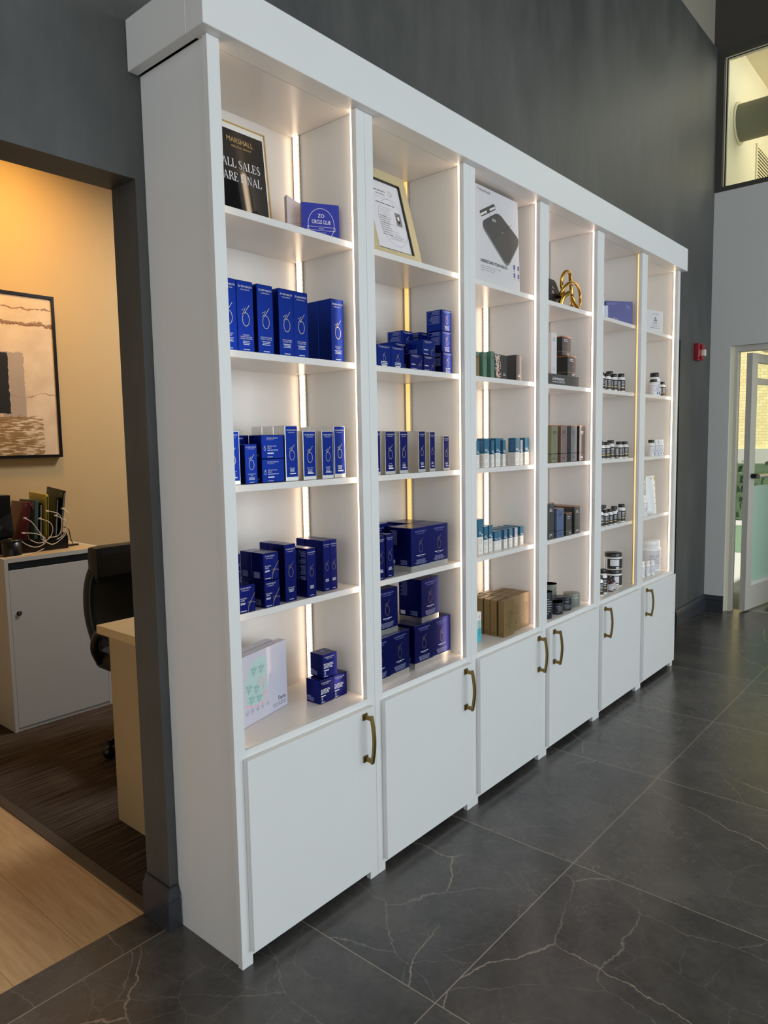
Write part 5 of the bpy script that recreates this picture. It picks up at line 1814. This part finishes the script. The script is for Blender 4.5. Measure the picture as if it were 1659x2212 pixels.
def copper_box(w_, d, h, mt='black'):
    def mk():
        m = MB().box(0, w_, 0, d, 0, h, mt, 0.001)
        m.rect(0.0005, w_ - 0.0005, h - 0.004, h - 0.0006, -E_, 'copper')
        m.xrect(0.0005, d - 0.0005, h - 0.004, h - 0.0006, -E_, 'copper')
        m.box(0.001, w_ - 0.001, 0.001, d - 0.001, h, h + 0.0003, 'copper')
        m.rect(0.0005, w_ - 0.0005, h * 0.19, h * 0.20, -E_, 'print_go')
        m.xrect(0.0005, d - 0.0005, h * 0.19, h * 0.20, -E_, 'print_go')
        bars(m, w_ * 0.2, h * 0.82, w_ * 0.5, 2, h * 0.08, -E_, 'print_w', 'L')
        m.stroke([(w_ * 0.50, h * 0.45), (w_ * 0.60, h * 0.52), (w_ * 0.70, h * 0.47)], 0.0016, -E_, 'copper')
        bars(m, w_ * 0.5, h * 0.10, w_ * 0.42, 2, h * 0.06, -E_, 'print_w', 'L')
        return m.build('copper_trim_carton')
    return mk


ZR = Z2 + 0.0496
g = 'black cartons with copper lids on the display riser'
cbx = copper_box(0.0875, 0.072, 0.0975)
put('cb', cbx, 2.0870, -0.2480, ZR, 'lower black carton with copper lid on the riser', 'carton', g)
put('cb2', copper_box(0.090, 0.066, 0.0900), 2.0580, -0.2330, ZR + 0.0986, 'upper black carton with copper lid, stacked on the lower one', 'carton', g)
w_, h = 0.0510, 0.187
m = MB().box(0, w_, 0, 0.05, 0, h, 'boxw', 0.001)
bars(m, w_ * 0.18, h * 0.86, w_ * 0.6, 2, h * 0.05, -E_, 'print_gr', 'L', 0.003)
m.stroke([(w_ * 0.5, h * 0.47), (w_ * 0.65, h * 0.49)], 0.0016, -E_, 'print_gr')
bars(m, w_ * 0.18, h * 0.14, w_ * 0.65, 2, h * 0.04, -E_, 'print_gr', 'L', 0.002)
o = m.build('white_carton')
o.location = (1.9050, -0.2560, ZR)
tag(o, 'tall white carton at the left of the display riser', 'carton')

# ---- fourth bay, third shelf: shrink wrapped cartons
def wrapped(mt, w_=0.0600, d=0.052, h=0.1755, name='wrapped_carton'):
    def mk():
        m = MB().box(0, w_, 0, d, 0, h, mt, 0.0012)
        m.rect(0.0004, w_ - 0.0004, h * 0.225, h * 0.245, -E_, 'print_k').xrect(0.0004, d - 0.0004, h * 0.225, h * 0.245, -E_, 'print_k')
        m.rect(0.0004, w_ - 0.0004, h - 0.004, h - 0.0006, -E_, 'copper').xrect(0.0004, d - 0.0004, h - 0.004, h - 0.0006, -E_, 'copper')
        bars(m, w_ * 0.22, h * 0.83, w_ * 0.5, 3, h * 0.035, -E_, 'print_k' if mt != 'charcoal' else 'print_w', 'L')
        bars(m, w_ * 0.22, h * 0.12, w_ * 0.55, 2, h * 0.035, -E_, 'print_k' if mt != 'charcoal' else 'print_w', 'L')
        # crinkles of clear film at the top and the foot
        random.seed(int(h * 1e4) + len(mt))
        for i in range(5):
            x = random.uniform(0.1, 0.9) * w_
            z = random.choice((0.02, 0.03, 0.9)) * h
            m.stroke([(x, z), (min(w_ - .001, x + random.uniform(-.004, .006)), z + random.uniform(.006, .016))], 0.0007, -E_ * 1.5, 'print_w')
        return m.build(name)
    return mk


g = 'shrink wrapped cartons on the third shelf of the fourth cabinet'
Y = -0.2535
for mt, x, l_ in [('olive', 1.9160, 'olive green shrink wrapped carton, leftmost of four'), ('rose', 2.0115, 'dusty brown shrink wrapped carton, second of four'),
                  ('slate', 2.1190, 'slate grey shrink wrapped carton, third of four'), ('charcoal', 2.2085, 'black shrink wrapped carton with pink glare, rightmost of four')]:
    put('wr_' + mt, wrapped(mt), x, Y, Z3, l_, 'carton', g)

# ---- fourth bay, fourth shelf
put('wr_a', wrapped('charcoal', 0.058, 0.045, 0.1700), 1.8670, -0.2635, Z4, 'tall black wrapped carton left of the blue one, fourth shelf', 'carton')
put('wr_b', wrapped('dusk', 0.0700, 0.052, 0.1380), 1.9420, -0.2700, Z4, 'dusk blue carton with a black stripe, fourth shelf', 'carton')
put('wr_c', copper_box(0.0580, 0.045, 0.1100, 'charcoal'), 2.0340, -0.2720, Z4, 'short black copper topped carton in front, fourth shelf', 'carton')
wd_ = wrapped('charcoal', 0.0590, 0.0480, 0.1365)
put('wr_d', wd_, 2.1290, -0.2700, Z4, 'black wrapped carton with peach glare at the right, fourth shelf', 'carton')
put('wr_d', wd_, 2.1330, -0.2210, Z4, 'black wrapped carton behind the short copper topped one', 'carton')
put('wr_d', wd_, 2.1370, -0.1720, Z4, 'black wrapped carton at the rear behind the dusk blue one', 'carton')

# ---- fourth bay, bottom shelf: tins and jars
def tin(r, h, mt, open_rim=True, lidh=0.0, name='round_tin'):
    def mk():
        o = empty(name)
        hb = h - lidh
        MB().lathe([(r * 0.97, 0), (r, 0.002), (r, hb - (0.0 if not lidh else 0.0008))], mt, 36).build('body', o)
        m = MB()
        if lidh:
            m.lathe([(r * 1.01, hb), (r * 1.01, hb + lidh * 0.42), (r * 0.985, hb + lidh * 0.5), (r * 1.01, hb + lidh * 0.58), (r * 1.01, hb + lidh * 0.93), (r * 0.97, h), (0, h)], mt, 36)
        else:
            m.lathe([(r * 0.985, hb + 0.0002), (r * 1.0, hb + 0.0025), (r * 0.96, hb + 0.004), (r * 0.93, hb + 0.0015), (0, hb + 0.0010)], mt, 36)
            m.lathe([(r * 0.945, hb + 0.0042), (r * 1.005, hb + 0.0042)], 'copper', 36)
        m.build('lid', o)
        m = MB()
        n = 7
        for i in range(n):
            zz = hb * (0.2 + 0.65 * i / n)
            a0 = radians(205 + (i * 37) % 20)
            a1 = a0 + radians(30 + (i * 53) % 45)
            m.lathe([(r * 1.004, zz), (r * 1.004, zz + hb * 0.022)], 'print_lg' if mt == 'navytin' else 'print_gr', 10, a0=a0, a1=a1)
        m.build('label_print', o)
        return o
    return mk


put('tin1', tin(0.0300, 0.122, 'navytin'), 1.8520, -0.2600, ZD, 'tall navy tube tin half behind the stile', 'tin')
put('tin2', tin(0.0310, 0.0530, 'navytin'), 1.9640, -0.2580, ZD, 'low navy tin in front with a printed label', 'tin')
put('jar3', tin(0.0420, 0.0620, 'navytin', lidh=0.024, name='round_jar'), 2.0620, -0.2430, ZD, 'navy jar with screw lid, centre of the tins', 'jar')
put('jar4', tin(0.0420, 0.0640, 'sage', lidh=0.026, name='round_jar'), 2.1630, -0.2400, ZD, 'grey green jar with screw lid at the right of the tins', 'jar')
put('tin5', tin(0.0400, 0.0480, 'sage'), 2.1060, -0.1420, ZD, 'lower grey green tin at the back, under another', 'tin')
put('tin6', tin(0.0400, 0.0520, 'sage'), 2.1060, -0.1420, ZD + 0.0530, 'upper grey green tin at the back with a pale rim', 'tin')

# ---- bottles
def bottle(r, h, capm='blackp', labm='lab_k', stripe='print_go', body='wplast', name='supplement_bottle', foot=None):
    def mk():
        o = empty(name)
        hc = h * 0.17
        hb = h - hc
        MB().lathe([(r * 0.92, 0), (r, 0.003), (r, hb * 0.83), (r * 0.93, hb * 0.90), (r * 0.66, hb * 0.975), (r * 0.64, hb)], body, 28).build('body', o)
        m = MB()
        m.lathe([(r * 0.76, hb + 0.0003), (r * 0.78, hb + 0.001), (r * 0.78, h - 0.001), (r * 0.74, h), (0, h)], capm, 28)
        m.build('cap', o)
        m = MB()
        m.lathe([(r * 1.005, hb * 0.07), (r * 1.005, hb * 0.79)], labm, 28)
        R = r * 1.012
        if labm == 'lab_k':
            m.lathe([(R, hb * 0.22), (R, hb * 0.72)], 'lab_w', 10, a0=radians(142), a1=radians(186))
            m.lathe([(R, hb * 0.28), (R, hb * 0.32)], stripe, 12, a0=radians(194), a1=radians(290))
            m.lathe([(R, hb * 0.08), (R, hb * 0.095)], stripe, 28)
            for i in range(4):
                m.lathe([(R, hb * (0.42 + 0.08 * i)), (R, hb * (0.445 + 0.08 * i))], 'print_w', 8, a0=radians(202), a1=radians(240 + 14 * (i % 2)))
            m.lathe([(R, hb * 0.10), (R, hb * 0.17)], 'lab_w', 6, a0=radians(160), a1=radians(180))
        else:
            for i in range(5):
                m.lathe([(R, hb * (0.30 + 0.07 * i)), (R, hb * (0.32 + 0.07 * i))], 'print_gr', 8, a0=radians(205 + 6 * i), a1=radians(250 + 9 * (i % 3)))
            m.lathe([(R, hb * 0.735), (R, hb * 0.75)], 'print_k' if foot else 'print_gr', 20, a0=radians(170), a1=radians(350))
            if foot: m.lathe([(R, hb * 0.08), (R, hb * 0.24)], foot, 8, a0=radians(240), a1=radians(290))
        m.build('label', o)
        return o
    return mk


b1 = bottle(0.0225, 0.0915)
b2 = bottle(0.0235, 0.1130)
rt_ = radians(12)
ga = 'black labelled supplement bottles, second shelf of the fifth cabinet'
for k, mk, x, y, l_ in [
        ('b1', b1, 2.4790, -0.2400, 'black capped bottle half behind the stile, second shelf of the fifth cabinet'),
        ('b1', b1, 2.5550, -0.2440, 'black labelled bottle in front at the left, second shelf of the fifth cabinet'),
        ('b1', b1, 2.6280, -0.2460, 'black labelled bottle in front of the taller one, second shelf of the fifth cabinet'),
        ('b2', b2, 2.6820, -0.2000, 'tallest black capped bottle at the back, second shelf of the fifth cabinet'),
        ('b1t', bottle(0.0230, 0.1010), 2.7480, -0.2380, 'rightmost black labelled bottle, second shelf of the fifth cabinet')]:
    put(k, mk, x, y, Z2, l_, 'bottle', ga, rz=rt_)
ga = 'black labelled supplement bottles, third shelf of the fifth cabinet'
b3 = bottle(0.0225, 0.0995)
for k, mk, x, y, l_ in [
        ('b1', b1, 2.4700, -0.2530, 'front bottle by the stile, third shelf of the fifth cabinet'),
        ('b1', b1, 2.5240, -0.2540, 'second front bottle, third shelf of the fifth cabinet'),
        ('b3', b3, 2.6160, -0.2400, 'taller middle bottle, third shelf of the fifth cabinet'),
        ('b1', b1, 2.7060, -0.2500, 'second bottle from the right, third shelf of the fifth cabinet'),
        ('b1', b1, 2.7880, -0.2470, 'rightmost bottle, third shelf of the fifth cabinet'),
        ('b3', b3, 2.5100, -0.1900, 'black cap behind the two front bottles, third shelf of the fifth cabinet'),
        ('b3', b3, 2.5950, -0.1850, 'black cap behind the taller middle bottle, third shelf of the fifth cabinet')]:
    put(k, mk, x, y, Z3, l_, 'bottle', ga, rz=rt_)
ga = 'black labelled supplement bottles, fourth shelf of the fifth cabinet'
b4 = bottle(0.0195, 0.0870)
for k, mk, x, y, l_ in [
        ('b3', b3, 2.4520, -0.2545, 'large white topped bottle in front by the stile, fourth shelf of the fifth cabinet'),
        ('b4', b4, 2.5080, -0.2590, 'slim bottle beside the large front one, fourth shelf of the fifth cabinet'),
        ('b4', b4, 2.5690, -0.2590, 'slim bottle in the middle of the front row, fourth shelf of the fifth cabinet'),
        ('b4', b4, 2.6270, -0.2580, 'slim bottle right of the middle one, fourth shelf of the fifth cabinet'),
        ('b1', b1, 2.6900, -0.2330, 'bottle set back between front row and end bottle, fourth shelf of the fifth cabinet'),
        ('b3', b3, 2.7440, -0.2530, 'large bottle at the right end, fourth shelf of the fifth cabinet'),
        ('b3', b3, 2.4420, -0.2060, 'bottle behind the large front one, fourth shelf of the fifth cabinet'),
        ('b3', b3, 2.5180, -0.2050, 'bottle behind the slim front ones at the left, fourth shelf of the fifth cabinet'),
        ('b3', b3, 2.5850, -0.2040, 'bottle behind the middle slim one, fourth shelf of the fifth cabinet'),
        ('b3', b3, 2.6420, -0.1900, 'bottle behind the right slim one, fourth shelf of the fifth cabinet')]:
    put(k, mk, x, y, Z4, l_, 'bottle', ga, rz=rt_)

# fifth bay, bottom shelf
def tub_jar(r, h):
    def mk():
        o = empty('powder_jar')
        hl = h * 0.24
        hb = h - hl
        MB().lathe([(r * 0.95, 0), (r, 0.004), (r, hb * 0.92), (r * 0.94, hb)], 'wplast', 36).build('body', o)
        MB().lathe([(r * 0.97, hb + 0.0003), (r * 0.97, h - 0.004), (r * 0.94, h - 0.001), (0, h - 0.001)], 'blackp', 36).build('lid', o)
        m = MB()
        m.lathe([(r * 1.004, hb * 0.10), (r * 1.004, hb * 0.88)], 'lab_k', 30, a0=radians(165), a1=radians(375))
        m.lathe([(r * 1.009, hb * 0.32), (r * 1.009, hb * 0.82)], 'lab_w', 16, a0=radians(185), a1=radians(245))
        m.lathe([(r * 1.009, hb * 0.12), (r * 1.009, hb * 0.25)], 'lab_w', 8, a0=radians(222), a1=radians(245))
        m.lathe([(r * 1.009, hb * 0.08), (r * 1.009, hb * 0.10)], 'print_go', 30, a0=radians(165), a1=radians(375))
        m.build('label', o)
        return o
    return mk


g = 'black labelled powder jars stacked in the fifth cabinet'
tj = tub_jar(0.0490, 0.0950)
put('tj', tj, 2.7560, -0.2050, ZD, 'lower black labelled powder jar of the stack', 'jar', g)
put('tj', tj, 2.7570, -0.2040, ZD + 0.0952, 'upper black labelled powder jar of the stack', 'jar', g)
put('bb', bottle(0.0235, 0.1340), 2.5170, -0.2480, ZD, 'tall black labelled bottle beside the dropper bottles, bottom shelf', 'bottle', rz=rt_)
put('bb2', bottle(0.0200, 0.1080), 2.4560, -0.2580, ZD, 'black labelled bottle half behind the stile, bottom shelf', 'bottle', rz=rt_)


def dropper():
    o = empty('dropper_bottle')
    r = 0.0150
    MB().lathe([(r * 0.92, 0), (r, 0.002), (r, 0.045), (r * 0.8, 0.052), (r * 0.5, 0.056), (r * 0.5, 0.058)], 'amber', 24).build('body', o)
    MB().lathe([(r * 0.62, 0.0583), (r * 0.62, 0.070), (r * 0.55, 0.071), (r * 0.4, 0.0715), (r * 0.4, 0.077), (0, 0.0775)], 'blackp', 24).build('cap', o)
    m = MB().lathe([(r * 1.006, 0.006), (r * 1.006, 0.040)], 'lab_w', 24)
    for i in range(4):
        m.lathe([(r * 1.014, 0.012 + i * 0.007), (r * 1.014, 0.014 + i * 0.007)], 'print_k', 8, a0=radians(205), a1=radians(255 + 10 * (i % 2)))
    m.build('label', o)
    return o


g = 'amber dropper bottles in the fifth cabinet'
put('dp', dropper, 2.5960, -0.2600, ZD, 'left amber dropper bottle with white label', 'bottle', g)
put('dp', dropper, 2.6420, -0.2520, ZD, 'right amber dropper bottle with white label', 'bottle', g)

# fifth bay, top shelf: indigo carton and clear holder
ag = empty('indigo_carton', (2.6960, -0.1690, Z1), radians(-35))
MB().box(0, 0.166, 0, 0.030, 0, 0.1265, 'indigo', 0.0012).build('carton', ag)
m = MB()
bars(m, 0.006, 0.113, 0.078, 2, 0.0055, -E_, 'print_lb', 'L', 0.002)
m.text('AGE +', 0.050, 0.024, -E_, 'print_w', width=0.050, height=0.013)
bars(m, 0.04, 0.018, 0.06, 1, 0.01, -E_, 'print_w', 'L', 0.005)
for i in range(9):
    a, b = i % 3, i // 3
    m.disc(0.128 + a * 0.009 + (b % 2) * 0.003, 0.085 + b * 0.011 - a * 0.003, 0.0016, 0.0016, -E_, 'indigo_l', 10)
m.stroke([(0.124, 0.105), (0.138, 0.096), (0.152, 0.086)], 0.001, -E_, 'indigo_l').stroke([(0.132, 0.082), (0.140, 0.096), (0.150, 0.104)], 0.001, -E_, 'indigo_l')
m.build('print', ag)
tag(ag, 'indigo blue carton turned towards the left on the top shelf', 'carton')
ah = empty('leaflet_holder', (2.5520, -0.1650, Z1), radians(-35))
m = MB()
m.box(0, 0.085, 0.040, 0.043, 0, 0.16, 'acryl').box(0, 0.085, 0, 0.040, 0, 0.003, 'acryl').box(0, 0.085, 0, 0.003, 0.003, 0.085, 'acryl')
m.build('holder', ah)
MB().box(0.006, 0.080, 0.030, 0.0395, 0.004, 0.135, 'lilac').build('leaflets', ah)
tag(ah, 'clear leaflet holder half behind the stile, left of the indigo carton', 'holder')

# sixth bay
ft = empty('test_kit_box', (3.1320, -0.1955, Z1), radians(-14))
m = MB()
m.prism(rounded([(0, 0), (0.222, 0), (0.222, 0.1385), (0, 0.1385)], 0.009, 4), 0, 0.04, 'boxw')
m.build('carton', ft)
m = MB()
xc = 0.145
m.text('FIT TEST', xc, 0.112, -E_, 'print_gr', width=0.070, height=0.009)
m.disc(xc, 0.094, 0.008, 0.007, -E_, 'print_gr').disc(xc - 0.008, 0.080, 0.008, 0.007, -E_, 'print_gr').disc(xc + 0.008, 0.080, 0.008, 0.007, -E_, 'print_gr')
m.text('KBMO', xc, 0.058, -E_, 'print_gr', width=0.050, height=0.011)
bars(m, xc, 0.046, 0.075, 1, 0.01, -E_, 'print_gr', 'C', 0.002)
bars(m, xc, 0.034, 0.125, 1, 0.01, -E_, 'print_gr', 'C', 0.003)
m.build('print', ft)
tag(ft, 'white rounded test kit carton on the top shelf of the far cabinet', 'carton')
st_ = MB()
st_.tube([(0, 0, 0.003), (0.08, -0.012, 0.003), (0.088, -0.010, 0.003), (0.088, -0.002, 0.003)], 0.0025, 'print_go', 8)
o = st_.build('brown_stick')
o.location = (3.245, -0.258, Z1)
tag(o, 'thin brown stick lying before the white test kit carton', 'stick')

ga = 'white supplement bottles, second shelf of the far cabinet'
wb1 = bottle(0.0270, 0.0960, labm='lab_w', foot='lab_b')
wb2 = bottle(0.0340, 0.1420, labm='lab_w', foot='lab_b')
for k, mk, x, y, l_ in [('wb2', wb2, 3.1000, -0.2000, 'tall white bottle with black cap by the stile, second shelf of the far cabinet'),
                        ('wb1', wb1, 3.2260, -0.2420, 'short white bottle in front, black cap, second shelf of the far cabinet'),
                        ('wb2', wb2, 3.3180, -0.2150, 'tallest white bottle in the middle, second shelf of the far cabinet'),
                        ('b1', b1, 3.4080, -0.2280, 'black labelled bottle at the right end, second shelf of the far cabinet')]:
    put(k, mk, x, y, Z2, l_, 'bottle', ga, rz=rt_)
ga = 'white supplement bottles, third shelf of the far cabinet'
wb3 = bottle(0.0220, 0.0960, labm='lab_w', foot='lab_b')
wb4 = bottle(0.0180, 0.0980, capm='wplast', labm='lab_w', foot='lab_b')
for k, mk, x, y, l_ in [('wb3', wb3, 3.2080, -0.2420, 'black capped white bottle at the left, third shelf of the far cabinet'),
                        ('wb4', wb4, 3.2800, -0.2420, 'first white capped bottle after the black capped one, third shelf of the far cabinet'),
                        ('wb4', wb4, 3.3400, -0.2400, 'second white capped bottle after the black capped one, third shelf of the far cabinet'),
                        ('wb4', wb4, 3.3860, -0.2380, 'rightmost white capped bottle, third shelf of the far cabinet')]:
    put(k, mk, x, y, Z3, l_, 'bottle', ga, rz=rt_)


def pouch():
    o = empty('powder_pouch')
    w_, h = 0.135, 0.232
    m = MB()
    n, k = 9, 9
    F, B = [], []
    for i in range(k):
        u = i / (k - 1)
        z = h * u
        d = 0.034 * (1 - u) ** 0.7 + 0.001
        hw = w_ / 2 * (1 - 0.10 * u)
        for j in range(n):
            t = -1 + 2 * j / (n - 1)
            b = d * (1 - t * t * 0.85)
            F.append((w_ / 2 + hw * t, -b + 0.034, z))
            B.append((w_ / 2 + hw * t, b + 0.034, z))
    fs = []
    for i in range(k - 1):
        for j in range(n - 1):
            a = i * n + j
            fs.append((a, a + 1, a + n + 1, a + n))
            fs.append((n * k + a + 1, n * k + a, n * k + a + n, n * k + a + n + 1))
    for i in range(k - 1):
        a = i * n
        fs.append((n * k + a, a, a + n, n * k + a + n))
        a = i * n + n - 1
        fs.append((a, n * k + a, n * k + a + n, a + n))
    fs.append(tuple(range(n)) + tuple(range(n * k + n - 1, n * k - 1, -1)))
    m.add(F + B, fs, 'wplast', True)
    m.build('bag', o)
    m = MB()

    def on(x, z):
        u = z / h
        d = 0.034 * (1 - u) ** 0.7 + 0.001
        t = (x - w_ / 2) / (w_ / 2 * (1 - 0.1 * u))
        return (x, 0.034 - d * (1 - t * t * 0.85) - 0.0012, z)
    q = lambda pts, mt: m.add([on(*p) for p in pts], [tuple(range(len(pts)))], mt)
    q([(0.055, 0.226), (0.066, 0.226), (0.106, 0.176), (0.094, 0.166)], 'lime')
    q([(0.105, 0.226), (0.122, 0.226), (0.122, 0.205), (0.112, 0.196)], 'lime')
    for i, (x, z) in enumerate(((0.082, 0.216), (0.092, 0.210), (0.098, 0.200), (0.09, 0.222), (0.102, 0.192), (0.104, 0.214))):
        q([(x, z), (x + 0.004, z + 0.001), (x + 0.003, z + 0.005)], 'print_k' if i % 2 else 'lime')
    for x, z, l in ((0.075, 0.135, 0.03), (0.07, 0.105, 0.055), (0.085, 0.095, 0.025), (0.068, 0.06, 0.03), (0.076, 0.028, 0.05)):
        q([(x, z), (x + l, z + 0.002), (x + l, z + 0.0055), (x, z + 0.0035)], 'print_gr')
    m.build('print', o)
    return o


g = 'white powder pouches in the far cabinet'
put('po', pouch, 3.2000, -0.2450, Z4, 'white powder pouch with lime green corner, in front', 'pouch', g, rz=radians(-6))
put('po', pouch, 3.2450, -0.1660, Z4, 'white powder pouch behind the lime cornered one, half hidden', 'pouch', g, rz=radians(-6))
put('wb5', bottle(0.0240, 0.1280, capm='wplast', labm='lab_w'), 3.0850, -0.2480, Z4, 'white bottle in front of the powder pouches', 'bottle', rz=rt_)

tb = empty('protein_tub', (3.3480, -0.1870, ZD))
r = 0.0740
MB().lathe([(r * 0.95, 0), (r, 0.006), (r, 0.140), (r * 0.97, 0.148), (r * 0.86, 0.153), (r * 0.86, 0.156)], 'wplast', 44).build('body', tb)
MB().lathe([(r * 0.90, 0.1563), (r * 0.92, 0.158), (r * 0.92, 0.190), (r * 0.88, 0.194), (0, 0.194)], 'wplast', 44).build('lid', tb)
m = MB().lathe([(r * 1.003, 0.014), (r * 1.003, 0.132)], 'boxw', 40, a0=radians(150), a1=radians(380))
for i, (z, a, b) in enumerate(((0.10, 205, 232), (0.094, 205, 232), (0.10, 240, 262), (0.094, 238, 264), (0.088, 205, 250), (0.078, 205, 240), (0.070, 225, 256), (0.060, 235, 260), (0.052, 235, 258))):
    m.lathe([(r * 1.006, z), (r * 1.006, z + 0.002)], 'print_gr', 10, a0=radians(a), a1=radians(b))
s0 = len(m.v)
vs, fs, a_, b_ = text_polys('THORNE')
kx = 0.06 / (b_ - a_)
m.add([(r * 1.008 * cos(radians(272) + (v[0] - a_) * kx / r), r * 1.008 * sin(radians(272) + (v[0] - a_) * kx / r), 0.066 + v[1] * kx) for v in vs], fs, 'print_k')
for z in (0.050, 0.040, 0.028):
    m.lathe([(r * 1.006, z), (r * 1.006, z + 0.003)], 'print_k', 10, a0=radians(272), a1=radians(300))
m.ring(0, 0, 0, 0, 0.0001, 0, 'print_gr', 3)
m.build('label', tb)
tag(tb, 'large white powder tub with broad lid at the far right', 'tub')
ga = 'small white bottles before the large tub'
w5 = bottle(0.0190, 0.0950, capm='wplast', labm='lab_w', foot='lab_t')
put('w5', w5, 3.0900, -0.2450, ZD, 'white bottle with a teal mark by the stile, before the large tub', 'bottle', ga, rz=rt_)
w6 = bottle(0.0185, 0.0920, capm='wplast', labm='lab_w')
put('w6', w6, 3.1460, -0.2560, ZD, 'middle one of the three small white bottles before the tub', 'bottle', ga, rz=rt_)
put('w6', w6, 3.1960, -0.2640, ZD, 'rightmost of the three small white bottles before the tub', 'bottle', ga, rz=rt_)
